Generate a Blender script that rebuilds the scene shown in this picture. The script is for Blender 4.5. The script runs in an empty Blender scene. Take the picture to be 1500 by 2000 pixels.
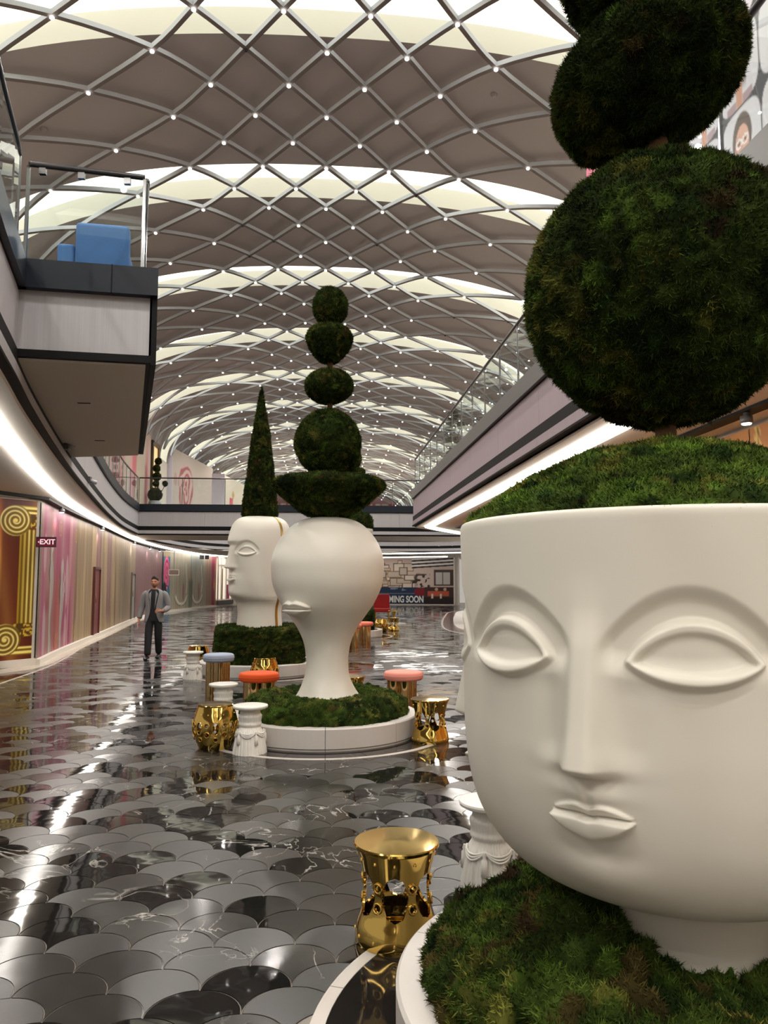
import bpy, bmesh, math, random
import numpy as np
from mathutils import Vector, Matrix
random.seed(7); RNG = np.random.default_rng(7)
SC = bpy.context.scene; COL = SC.collection
pi = math.pi

# ------------------------------------------------------------------ camera, world, exposure
F_PX = 1500.0; CAM_Z = 1.7
PSI = math.atan(118/1500); PITCH = math.atan(136/1500)
_r = Vector((math.cos(PSI), -math.sin(PSI), 0)); _h = Vector((math.sin(PSI), math.cos(PSI), 0))
_f = math.cos(PITCH)*_h + Vector((0, 0, math.sin(PITCH))); _u = _r.cross(_f)
cam = bpy.data.cameras.new('camera'); camo = bpy.data.objects.new('camera', cam); COL.objects.link(camo)
cam.sensor_fit = 'HORIZONTAL'; cam.sensor_width = 36; cam.lens = 36*F_PX/1500; cam.clip_end = 300
M3 = Matrix((_r, _u, -_f)).transposed().to_4x4(); M3.translation = (0, 0, CAM_Z); camo.matrix_world = M3
SC.camera = camo
w = bpy.data.worlds.new('world'); SC.world = w; w.use_nodes = True
w.node_tree.nodes['Background'].inputs[0].default_value = (1.0, .93, .85, 1); w.node_tree.nodes['Background'].inputs[1].default_value = .35
SC.view_settings.view_transform = 'Standard'; SC.view_settings.look = 'None'
SC.view_settings.gamma = 1; SC.view_settings.use_curve_mapping = False; SC.view_settings.exposure = 0.42
cy = SC.cycles; cy.max_bounces = 7; cy.diffuse_bounces = 4; cy.glossy_bounces = 4; cy.transmission_bounces = 4; cy.transparent_max_bounces = 10
cy.use_adaptive_sampling = True; cy.adaptive_threshold = .03; cy.use_denoising = True; cy.caustics_reflective = False; cy.caustics_refractive = False
cy.sample_clamp_indirect = 4; cy.blur_glossy = .5
COVE_E = .86; STRIP_E = 8.0; SPOT_W = 330.0

# ------------------------------------------------------------------ vault numbers
H = 8.9; ZA = CAM_Z+H; VA = .88*H; VC = CAM_Z+.66*H; VB = .34*H; VN = 2.3
BAY = .6*H; COVE0 = 1.335*H; COVE_L = .16*H; COVE_UP = .47
ZF = 4.67; ZP = 3.80; ZB = 3.50; ZC = 3.45          # upper floor, panel foot, band foot, ground ceiling

# ------------------------------------------------------------------ helpers
def s2l(c):
    c = np.asarray(c, float)/255.
    return np.where(c <= .04045, c/12.92, ((c+.055)/1.055)**2.4)
def rgb(r, g, b): return tuple(float(x) for x in s2l((r, g, b)))+(1.,)
def S(x): x = np.clip(x, 0, 1); return x*x*(3-2*x)
def _hash(i, j, k, s):
    v = np.sin(i*127.1+j*311.7+k*74.7+s*17.17)*43758.5453
    return v-np.floor(v)
def vn(P, s=0):
    P = np.asarray(P, float); i = np.floor(P); f = P-i; f = f*f*(3-2*f); out = 0
    for a in (0, 1):
        for b in (0, 1):
            for c in (0, 1):
                wt = (f[..., 0] if a else 1-f[..., 0])*(f[..., 1] if b else 1-f[..., 1])*(f[..., 2] if c else 1-f[..., 2])
                out = out+wt*_hash(i[..., 0]+a, i[..., 1]+b, i[..., 2]+c, s)
    return out
def n2(x, y, s=0): return vn(np.stack([x, y, np.zeros_like(x)+.5], -1), s)
def fbm(P, s=0, o=3): return sum(vn(np.asarray(P)*2**k, s+k)*.5**k for k in range(o))/sum(.5**k for k in range(o))

def catmull(pts, n=8):
    P = [np.array(p, float) for p in pts]; P = [2*P[0]-P[1]]+P+[2*P[-1]-P[-2]]; out = []
    for a, b, c, d in zip(P, P[1:], P[2:], P[3:]):
        for t in np.arange(n)/n:
            out.append(.5*((2*b)+(c-a)*t+(2*a-5*b+4*c-d)*t*t+(3*b-a-3*c+d)*t**3))
    out.append(P[-2]); return np.array(out)

def empty(name, loc=(0, 0, 0), rz=0, parent=None):
    o = bpy.data.objects.new(name, None); COL.objects.link(o); o.location = loc; o.rotation_euler = (0, 0, rz); o.empty_display_size = .1
    if parent: o.parent = parent
    return o
def tag(o, label=None, cat=None, group=None, kind=None):
    if label: o['label'] = label
    if cat: o['category'] = cat
    if group: o['group'] = group
    if kind: o['kind'] = kind
    return o
def thing(name, label, cat, loc=(0, 0, 0), rz=0, group=None): return tag(empty(name, loc, rz), label, cat, group)
def link(name, me, parent=None, mat=None):
    o = bpy.data.objects.new(name, me); COL.objects.link(o)
    if mat is not None:
        for m in (mat if isinstance(mat, (list, tuple)) else [mat]): me.materials.append(m)
    if parent: o.parent = parent
    return o
def npmesh(name, V, faces, cols=None, smooth=True, mi=None):
    """faces: list of int arrays (n,3)/(n,4)"""
    me = bpy.data.meshes.new(name); V = np.asarray(V, np.float32).reshape(-1, 3)
    faces = [np.asarray(f, np.int32) for f in faces if len(f)]
    loops = np.concatenate([f.ravel() for f in faces]); cnt = np.concatenate([np.full(len(f), f.shape[1], np.int32) for f in faces])
    st = np.concatenate([[0], np.cumsum(cnt)[:-1]]).astype(np.int32)
    me.vertices.add(len(V)); me.vertices.foreach_set('co', V.ravel())
    me.loops.add(len(loops)); me.loops.foreach_set('vertex_index', loops)
    me.polygons.add(len(cnt)); me.polygons.foreach_set('loop_start', st); me.polygons.foreach_set('loop_total', cnt)
    if mi is not None: me.polygons.foreach_set('material_index', np.asarray(mi, np.int32))
    me.polygons.foreach_set('use_smooth', np.full(len(cnt), smooth, bool))
    if cols is not None:
        a = me.color_attributes.new('Col', 'FLOAT_COLOR', 'POINT'); c = np.ones((len(V), 4), np.float32); c[:, :3] = cols
        a.data.foreach_set('color', c.ravel())
    me.update(calc_edges=True); me.validate(); return me
def gridfaces(n, m, wrap=False):
    i, j = np.meshgrid(np.arange(n-1), np.arange(m if wrap else m-1), indexing='ij'); j2 = (j+1) % m
    return np.stack([i*m+j, i*m+j2, (i+1)*m+j2, (i+1)*m+j], -1).reshape(-1, 4)
def gridmesh(name, G, wrap=False, cols=None, flip=False, smooth=True):
    n, m = G.shape[:2]; f = gridfaces(n, m, wrap)
    if flip: f = f[:, ::-1]
    return npmesh(name, G, [f], None if cols is None else cols.reshape(-1, 3), smooth)

class MB:
    """collects boxes, prisms, sweeps, lathes into ONE mesh"""
    def __init__(s): s.v = []; s.f = []; s.m = []; s.sm = []
    def add(s, vs, fs, mi=0, smooth=False):
        o = len(s.v); s.v += [tuple(map(float, p)) for p in vs]; s.f += [tuple(int(i)+o for i in f) for f in fs]; s.m += [mi]*len(fs); s.sm += [smooth]*len(fs); return s
    def box(s, a, b, mi=0, M=None):
        (x0, y0, z0), (x1, y1, z1) = a, b
        vs = [(x, y, z) for z in (z0, z1) for x, y in ((x0, y0), (x1, y0), (x1, y1), (x0, y1))]
        if M is not None: vs = [M @ Vector(p) for p in vs]
        return s.add(vs, [(3, 2, 1, 0), (4, 5, 6, 7), (0, 1, 5, 4), (1, 2, 6, 5), (2, 3, 7, 6), (3, 0, 4, 7)], mi)
    def prism(s, poly, z0, z1, mi=0):
        n = len(poly); vs = [(p[0], p[1], z0) for p in poly]+[(p[0], p[1], z1) for p in poly]
        return s.add(vs, [tuple(range(n))[::-1], tuple(range(n, 2*n))]+[(i, (i+1) % n, (i+1) % n+n, i+n) for i in range(n)], mi)
    def lathe(s, prof, n=32, c=(0, 0, 0), mi=0, smooth=True, caps=True):
        vs = []; fs = []
        for r, z in prof:
            for k in range(n): a = 2*pi*k/n; vs.append((c[0]+r*math.cos(a), c[1]+r*math.sin(a), c[2]+z))
        for i in range(len(prof)-1):
            for k in range(n): fs.append((i*n+k, i*n+(k+1) % n, (i+1)*n+(k+1) % n, (i+1)*n+k))
        s.add(vs, fs, mi, smooth)
        if caps:
            s.add([vs[k] for k in range(n)], [tuple(range(n))[::-1]], mi); s.add([vs[-n+k] for k in range(n)], [tuple(range(n))], mi)
        return s
    def tube(s, pts, r, n=8, mi=0, closed=False, caps=True, smooth=True, sx=1.0):
        P = [Vector(p) for p in pts]; R = r if isinstance(r, (list, tuple, np.ndarray)) else [r]*len(P); vs = []; N = len(P); nrm = None
        for i, p in enumerate(P):
            a = P[(i-1) % N] if closed else P[max(i-1, 0)]; b = P[(i+1) % N] if closed else P[min(i+1, N-1)]
            t = (b-a).normalized()
            if nrm is None: nrm = t.orthogonal().normalized()
            nrm = (nrm-t*nrm.dot(t)).normalized(); bn = t.cross(nrm)
            for k in range(n): q = 2*pi*k/n; vs.append(p+(nrm*math.cos(q)*sx+bn*math.sin(q))*R[i])
        fs = [(i*n+k, i*n+(k+1) % n, ((i+1) % N)*n+(k+1) % n, ((i+1) % N)*n+k) for i in range(N if closed else N-1) for k in range(n)]
        if caps and not closed: fs += [tuple(range(n))[::-1], tuple(range((N-1)*n, N*n))]
        return s.add(vs, fs, mi, smooth)
    def strip(s, pts, prof, mi=0, mis=None, caps=True):
        """sweep a profile [(side, z)] along an XY polyline; side>0 is left of travel"""
        P = np.array([p[:2] for p in pts], float); T = np.gradient(P, axis=0); T /= np.linalg.norm(T, axis=1)[:, None]
        Nn = np.stack([-T[:, 1], T[:, 0]], 1); n = len(prof); vs = []
        for p, q in zip(P, Nn):
            for a, z in prof: vs.append((p[0]+q[0]*a, p[1]+q[1]*a, z))
        for k in range(n):
            fs = [(i*n+k, i*n+(k+1) % n, (i+1)*n+(k+1) % n, (i+1)*n+k) for i in range(len(P)-1)]
            s.add(vs if k == 0 else [], [], 0)
            o = len(s.v)-len(vs); s.f += [tuple(j+o for j in f) for f in fs]; s.m += [mis[k] if mis else mi]*len(fs); s.sm += [False]*len(fs)
        if caps: o = len(s.v)-len(vs); s.f += [tuple(o+j for j in range(n)), tuple(o+(len(P)-1)*n+j for j in range(n))[::-1]]; s.m += [mi]*2; s.sm += [False]*2
        return s
    def mesh(s, name):
        me = bpy.data.meshes.new(name); me.from_pydata(s.v, [], s.f); me.polygons.foreach_set('material_index', s.m); me.polygons.foreach_set('use_smooth', s.sm)
        bm = bmesh.new(); bm.from_mesh(me); bmesh.ops.recalc_face_normals(bm, faces=bm.faces); bm.to_mesh(me); bm.free(); me.update(); return me
    def build(s, name, mat, parent=None, loc=None):
        o = link(name, s.mesh(name), parent, mat)
        if loc is not None: o.location = loc
        return o

# ------------------------------------------------------------------ materials
def mat(name, col=(.5, .5, .5, 1), rough=.5, metal=0., emit=None, es=1., bump=None, spec=.5, coat=0.):
    m = bpy.data.materials.new(name); m.use_nodes = True; nt = m.node_tree; b = nt.nodes['Principled BSDF']
    b.inputs['Base Color'].default_value = col; b.inputs['Roughness'].default_value = rough; b.inputs['Metallic'].default_value = metal
    b.inputs['Specular IOR Level'].default_value = spec; b.inputs['Coat Weight'].default_value = coat
    if emit: b.inputs['Emission Color'].default_value = emit; b.inputs['Emission Strength'].default_value = es
    if bump:
        sc_, st = bump; t = nt.nodes.new('ShaderNodeTexNoise'); t.inputs['Scale'].default_value = sc_; t.inputs['Detail'].default_value = 3
        g = nt.nodes.new('ShaderNodeNewGeometry'); nt.links.new(g.outputs['Position'], t.inputs['Vector'])
        bp = nt.nodes.new('ShaderNodeBump'); bp.inputs['Strength'].default_value = st; bp.inputs['Distance'].default_value = .02
        nt.links.new(t.outputs['Fac'], bp.inputs['Height']); nt.links.new(bp.outputs['Normal'], b.inputs['Normal'])
    return m
def attr_mat(name, rough=.6, spec=.3, sheen=0.):
    m = mat(name, rough=rough, spec=spec); nt = m.node_tree; a = nt.nodes.new('ShaderNodeAttribute'); a.attribute_name = 'Col'
    nt.links.new(a.outputs['Color'], nt.nodes['Principled BSDF'].inputs['Base Color']); return m
def glass_mat(name, tint=(.93, .96, .965, 1)):
    m = bpy.data.materials.new(name); m.use_nodes = True; nt = m.node_tree; nt.nodes.clear(); N = nt.nodes.new
    o = N('ShaderNodeOutputMaterial'); mx = N('ShaderNodeMixShader'); t = N('ShaderNodeBsdfTransparent'); g = N('ShaderNodeBsdfGlossy'); fr = N('ShaderNodeFresnel')
    t.inputs[0].default_value = tint; g.inputs['Roughness'].default_value = .01; g.inputs['Color'].default_value = (.9, .95, .95, 1); fr.inputs[0].default_value = 1.5; ge = N('ShaderNodeNewGeometry'); sb = N('ShaderNodeMath'); sb.operation = 'SUBTRACT'; sb.inputs[0].default_value = 1; mu = N('ShaderNodeMath'); mu.operation = 'MULTIPLY'
    nt.links.new(ge.outputs['Backfacing'], sb.inputs[1]); nt.links.new(sb.outputs[0], mu.inputs[0]); nt.links.new(fr.outputs[0], mu.inputs[1])
    nt.links.new(mu.outputs[0], mx.inputs[0]); nt.links.new(t.outputs[0], mx.inputs[1]); nt.links.new(g.outputs[0], mx.inputs[2]); nt.links.new(mx.outputs[0], o.inputs[0]); return m
def marble(name, base, rough, vein=(.55, .52, .48, 1), vw=.010, var=.35, rvar=0.):
    m = mat(name, base, rough); nt = m.node_tree; b = nt.nodes['Principled BSDF']; N = nt.nodes.new; L = nt.links.new
    g = N('ShaderNodeNewGeometry'); t = N('ShaderNodeTexNoise'); t.inputs['Scale'].default_value = 2.2; t.inputs['Detail'].default_value = 5; t.inputs['Distortion'].default_value = 1.2
    L(g.outputs['Position'], t.inputs['Vector'])
    ma = N('ShaderNodeMath'); ma.operation = 'SUBTRACT'; ma.inputs[1].default_value = .5; L(t.outputs['Fac'], ma.inputs[0])
    ab = N('ShaderNodeMath'); ab.operation = 'ABSOLUTE'; L(ma.outputs[0], ab.inputs[0])
    mr = N('ShaderNodeMapRange'); mr.inputs['From Min'].default_value = 0; mr.inputs['From Max'].default_value = vw; mr.inputs['To Min'].default_value = .75; mr.inputs['To Max'].default_value = 0
    L(ab.outputs[0], mr.inputs['Value'])
    t2 = N('ShaderNodeTexNoise'); t2.inputs['Scale'].default_value = 1.3; L(g.outputs['Position'], t2.inputs['Vector'])
    mk = N('ShaderNodeMapRange'); mk.inputs['From Min'].default_value = .5; mk.inputs['From Max'].default_value = .62; L(t2.outputs['Fac'], mk.inputs['Value'])
    mu = N('ShaderNodeMath'); mu.operation = 'MULTIPLY'; L(mr.outputs[0], mu.inputs[0]); L(mk.outputs[0], mu.inputs[1])
    t3 = N('ShaderNodeTexNoise'); t3.inputs['Scale'].default_value = 9; t3.inputs['Detail'].default_value = 6; L(g.outputs['Position'], t3.inputs['Vector'])
    c1 = N('ShaderNodeMix'); c1.data_type = 'RGBA'; c1.inputs[6].default_value = tuple(x*(1-var) for x in base[:3])+(1,); c1.inputs[7].default_value = tuple(x*(1+var) for x in base[:3])+(1,); L(t3.outputs['Fac'], c1.inputs[0])
    c2 = N('ShaderNodeMix'); c2.data_type = 'RGBA'; c2.inputs[7].default_value = vein; L(c1.outputs[2], c2.inputs[6]); L(mu.outputs[0], c2.inputs[0]); L(c2.outputs[2], b.inputs['Base Color'])
    bt = N('ShaderNodeTexNoise'); bt.inputs['Scale'].default_value = 3.5; L(g.outputs['Position'], bt.inputs['Vector'])
    bp = N('ShaderNodeBump'); bp.inputs['Strength'].default_value = .12; bp.inputs['Distance'].default_value = .012; L(bt.outputs['Fac'], bp.inputs['Height']); L(bp.outputs['Normal'], b.inputs['Normal'])
    return m

WHITE = mat('white_fibreglass', rgb(217, 212, 200), .42, bump=(40, .015))
CURBW = mat('white_planter_stone', rgb(202, 196, 190), .5, bump=(60, .03))
CERAM = mat('white_ceramic', rgb(226, 222, 214), .35)
GOLD = mat('polished_gold', (.74, .50, .13, 1), .09, 1.0)
GOLD_DIM = mat('satin_gold', (.50, .33, .10, 1), .3, 1.0)
BRASS = mat('brushed_brass', (.52, .36, .17, 1), .08, 1.0)
TAUPE = mat('taupe_ceiling_paint', rgb(158, 151, 151), .85)
RIBW = mat('rib_side_pale', rgb(208, 216, 225), .6)  # pale bluish colour for the rib side faces
RIBT = mat('rib_soffit_taupe', rgb(104, 97, 95), .8)  # darker taupe for the rib undersides and tops
CREAM = mat('cream_cove_paint', rgb(232, 233, 222), .7)
COVE = mat('backlit_cove', (.9, .88, .8, 1), .6, emit=(1.0, .975, .88, 1), es=COVE_E)
COVE2 = mat('cove_led_line', (.9, .9, .9, 1), .6, emit=(1.0, .97, .86, 1), es=COVE_E*2.2)
STRIPM = mat('strip_light_diffuser', (.9, .9, .9, 1), .6, emit=(1.0, .955, .885, 1), es=STRIP_E)
BULB = mat('lamp_lens', (1, 1, 1, 1), .5, emit=(1.0, .97, .9, 1), es=7)
FASC = mat('charcoal_fascia_metal', rgb(27, 33, 43), .4, .0, spec=.3)
FASCL = mat('grey_fascia_metal', rgb(106, 104, 104), .4, .3)
BLACK = mat('black_reveal', rgb(12, 12, 13), .6, spec=.2)
SOFF = mat('soffit_paint', rgb(226, 217, 206), .8)
STEEL = mat('polished_steel', (.30, .31, .32, 1), .2, 1.0)
DARKST = mat('dark_steel', (.06, .06, .065, 1), .3, .8)
GLASS = glass_mat('clear_glass')
PAINT = attr_mat('printed_vinyl', .45, .4)
MOSSM = attr_mat('moss', .95, .08)
BARK = mat('bark', rgb(96, 66, 40), .9, bump=(30, .6))
BLUEF = mat('blue_upholstery', rgb(66, 112, 168), .85, bump=(300, .1))
BASEW = mat('white_baseboard_stone', rgb(222, 214, 204), .4)
BEIGEF = marble('beige_floor_stone', rgb(196, 184, 170), .22, (.7, .66, .6, 1))
WHITEF = mat('white_marble_band', rgb(204, 196, 188), .2)
def panel_mat(name, col, axis_scale=60):
    m = mat(name, col, .45, .1); nt = m.node_tree; N = nt.nodes.new; L = nt.links.new; b = nt.nodes['Principled BSDF']
    g = N('ShaderNodeNewGeometry'); mp = N('ShaderNodeMapping'); mp.inputs['Scale'].default_value = (axis_scale, axis_scale, .4); L(g.outputs['Position'], mp.inputs['Vector'])
    t = N('ShaderNodeTexNoise'); t.inputs['Scale'].default_value = 1.0; t.inputs['Detail'].default_value = 2; L(mp.outputs[0], t.inputs['Vector'])
    c = N('ShaderNodeMix'); c.data_type = 'RGBA'; c.inputs[6].default_value = tuple(x*.86 for x in col[:3])+(1,); c.inputs[7].default_value = tuple(min(1, x*1.1) for x in col[:3])+(1,)
    L(t.outputs['Fac'], c.inputs[0]); L(c.outputs[2], b.inputs['Base Color']); return m
PANEL = panel_mat('brushed_fascia_panel', rgb(178, 175, 178)); PANELP = panel_mat('brushed_fascia_panel_mauve', rgb(164, 148, 156))

# ------------------------------------------------------------------ ceiling vault
def vault(x, off=0.):
    a, b = VA-off, VB-off; return VC+b*max(0., 1-min(1., abs(x)/a)**VN)**(1/VN)
def vault_arc(off=0., n=56):
    t = np.linspace(0, pi, n+1); a, b = VA-off, VB-off
    x = a*np.sign(np.cos(t))*np.abs(np.cos(t))**(2/VN); z = VC+b*np.abs(np.sin(t))**(2/VN); return x, z
CEIL = tag(empty('ceiling'), 'barrel-vaulted mall ceiling with diagonal lattice ribs and glowing cross coves', kind='structure')
BAYS = range(-4, 12)
for k in BAYS:
    yf = COVE0+BAY*k; y0, y1 = yf, yf+BAY-COVE_L          # taupe panel between two coves
    x, z = vault_arc(0.); X2, Z2 = vault_arc(-.09)
    G = np.stack([np.stack([x, np.full_like(x, y), z], -1) for y in np.linspace(y0, y1, 3)])
    mb = MB(); n = len(x)
    vs = [(x[i], y0, z[i]) for i in range(n)]+[(x[i], y1, z[i]) for i in range(n)]+[(X2[i], y0, Z2[i]) for i in range(n)]+[(X2[i], y1, Z2[i]) for i in range(n)]
    fs = []; mi = []
    for i in range(n-1):
        fs += [(i, i+1, n+i+1, n+i)]
    mb.add(vs, fs, 0, True)
    fs = []
    for i in range(n-1): fs += [(i, 2*n+i, 2*n+i+1, i+1), (n+i, n+i+1, 3*n+i+1, 3*n+i), (2*n+i, 3*n+i, 3*n+i+1, 2*n+i+1)]
    mb.add(vs, fs, 1, False); mb.build('ceiling_panel', [TAUPE, CREAM], CEIL)
    # recessed cove before the panel
    ya, yb = yf-COVE_L, yf; xo, zo = vault_arc(-COVE_UP); xi, zi = vault_arc(-.09); n = len(xi); mb = MB()
    prev = lambda arr, i: arr[i]
    vs = [(xi[i], ya, zi[i]) for i in range(n)]+[(xo[i], ya, zo[i]) for i in range(n)]+[(xo[i], ya+.22, zo[i]) for i in range(n)]+[(xo[i], yb, zo[i]) for i in range(n)]+[(xi[i], yb, zi[i]) for i in range(n)]
    for r_, m_ in ((0, 0), (1, 2), (2, 1), (3, 0)):
        mb.add(vs, [(r_*n+i, r_*n+i+1, (r_+1)*n+i+1, (r_+1)*n+i) for i in range(n-1)], m_, True)
    mb.build('light_cove', [CREAM, COVE, COVE2], CEIL)
# diagonal ribs
KX = np.array([0, .076, .151, .230, .322, .466, .640, .785, .862])*H*.985
KX[-1] = VA-.2
def knode(q):
    s_ = 1 if q >= 0 else -1; q = min(abs(q), 8.); i = int(min(q, 7.999)); t = q-i
    p0 = KX[i-1] if i > 0 else -KX[1]; p1 = KX[i]; p2 = KX[i+1]; p3 = KX[i+2] if i+2 <= 8 else 2*KX[8]-KX[7]
    return s_*.5*((2*p1)+(p2-p0)*t+(2*p0-5*p1+4*p2-p3)*t*t+(3*p1-p0-3*p2+p3)*t**3)
HALF = BAY/6; YN0 = COVE0+.08
QS = np.linspace(-8, 8, 65)
def rib_mesh(sg):
    P = []
    for q in QS:
        xx = knode(q); P.append(Vector((xx, sg*q*HALF, vault(xx, .16))))
    mb = MB(); vs = []
    for i, p in enumerate(P):
        t = (P[min(i+1, 64)]-P[max(i-1, 0)]).normalized()
        nx = knode(QS[i]); e = .02; nrm = Vector(((vault(nx+e, .16)-vault(nx-e, .16))/(2*e) if abs(nx) < VA-.3 else -math.copysign(6, nx), 0, -1)); nrm = Vector((nrm.x, 0, -1)).normalized()
        sd = t.cross(nrm).normalized()
        for a, b in ((-.038, -.045), (.038, -.045), (.038, .040), (-.038, .040)): vs.append(p+sd*a-nrm*b)
    fs = []; mis = []
    n = 65
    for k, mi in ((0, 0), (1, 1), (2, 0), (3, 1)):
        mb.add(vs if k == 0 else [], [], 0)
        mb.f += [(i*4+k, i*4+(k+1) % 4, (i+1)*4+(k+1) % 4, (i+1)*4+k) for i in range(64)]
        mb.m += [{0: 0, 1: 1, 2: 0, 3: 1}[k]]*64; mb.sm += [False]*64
    return mb.mesh('rib')
ribm = [rib_mesh(1), rib_mesh(-1)]
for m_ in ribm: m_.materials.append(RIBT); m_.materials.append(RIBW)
JMIN, JMAX = -7, 37
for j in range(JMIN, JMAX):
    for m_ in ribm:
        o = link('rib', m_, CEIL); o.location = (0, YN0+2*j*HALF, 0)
# node lamps
nodes = []
for j2 in range(-4, 72):
    for k in range(-7, 8):
        if (k+j2) % 2 == 0:
            xx = knode(k); nodes.append((YN0+j2*HALF, xx, vault(xx, .16)-.055))
nodes = [p for p in nodes if p[0] > 8.5]; nodes.sort()
lampm = MB().lathe([(.024, 0), (.034, -.006), (.034, -.026), (.020, -.036)], 8).mesh('spotlight'); lampm.materials.append(BULB)
offm = lampm.copy(); offm.materials.clear(); offm.materials.append(DARKST)
rr = random.Random(3)
stuffb = MB()
for i, (y, x, z) in enumerate(nodes):
    off = rr.random() < .12
    if i < 300:
        o = link('spotlight', offm if off else lampm, CEIL); o.location = (x, y, z)
    elif not off: stuffb.lathe([(.026, 0), (.036, -.008), (.036, -.03), (.024, -.04)], 6, (x, y, z))
tag(stuffb.build('spotlight', BULB, CEIL), kind='stuff')
for y in np.arange(COVE0-BAY*4+2.0, 62, BAY):
    for x in (-4.3, -1.35, 1.35, 4.3):
        l = bpy.data.lights.new('vault_downlight', 'SPOT'); l.energy = SPOT_W; l.spot_size = math.radians(150); l.spot_blend = .6; l.shadow_soft_size = .06; l.color = (1.0, .955, .89)
        o = bpy.data.objects.new('vault_downlight', l); COL.objects.link(o); o.location = (x, y, vault(x, .16)-.2)
# sprinkler heads on the panels
for x, y in ((-5.2, 13.9), (3.0, 12.9)):
    o = MB().lathe([(.05, 0), (.06, -.02), (.03, -.06)], 10).build('sprinkler', TAUPE, CEIL); o.location = (x, y, vault(x)-.0)

# upper side walls under the vault
mb = MB(); mb.box((-VA-.15, -12, ZF), (-VA, 76, VC+.03)); tag(mb.build('wall_left_upper', mat('upper_wall_paint', rgb(206, 198, 186), .8)), 'cream upper gallery wall under the left foot of the vault', kind='structure')
mb = MB(); mb.box((VA, -12, ZF), (VA+.15, 76, VC+.03)); tag(mb.build('wall_right_upper', SOFF), 'cream upper gallery wall under the right foot of the vault', kind='structure')
mb = MB(); mb.box((-12, -12.2, 0), (12, -12, ZA+.8)); tag(mb.build('wall_back', SOFF), 'plain end wall of the mall behind the photographer', kind='structure')

# ------------------------------------------------------------------ printed graphics: colour grids
def blend(c, m, col): m = np.clip(m, 0, 1)[..., None]; return c*(1-m)+np.asarray(s2l(col))*m
def sd_ell(x, y, cx, cy, rx, ry, soft=.06): return S((1-np.sqrt(((x-cx)/rx)**2+((y-cy)/ry)**2))/soft+.5)
def painted(name, Pfun, nu, nv, cfun, parent=None, thick=None):
    u, v = np.meshgrid(np.linspace(0, 1, nu), np.linspace(0, 1, nv), indexing='ij')
    G = Pfun(u, v); return link(name, gridmesh(name, G, cols=cfun(u, v), smooth=False), parent, PAINT)

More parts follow.
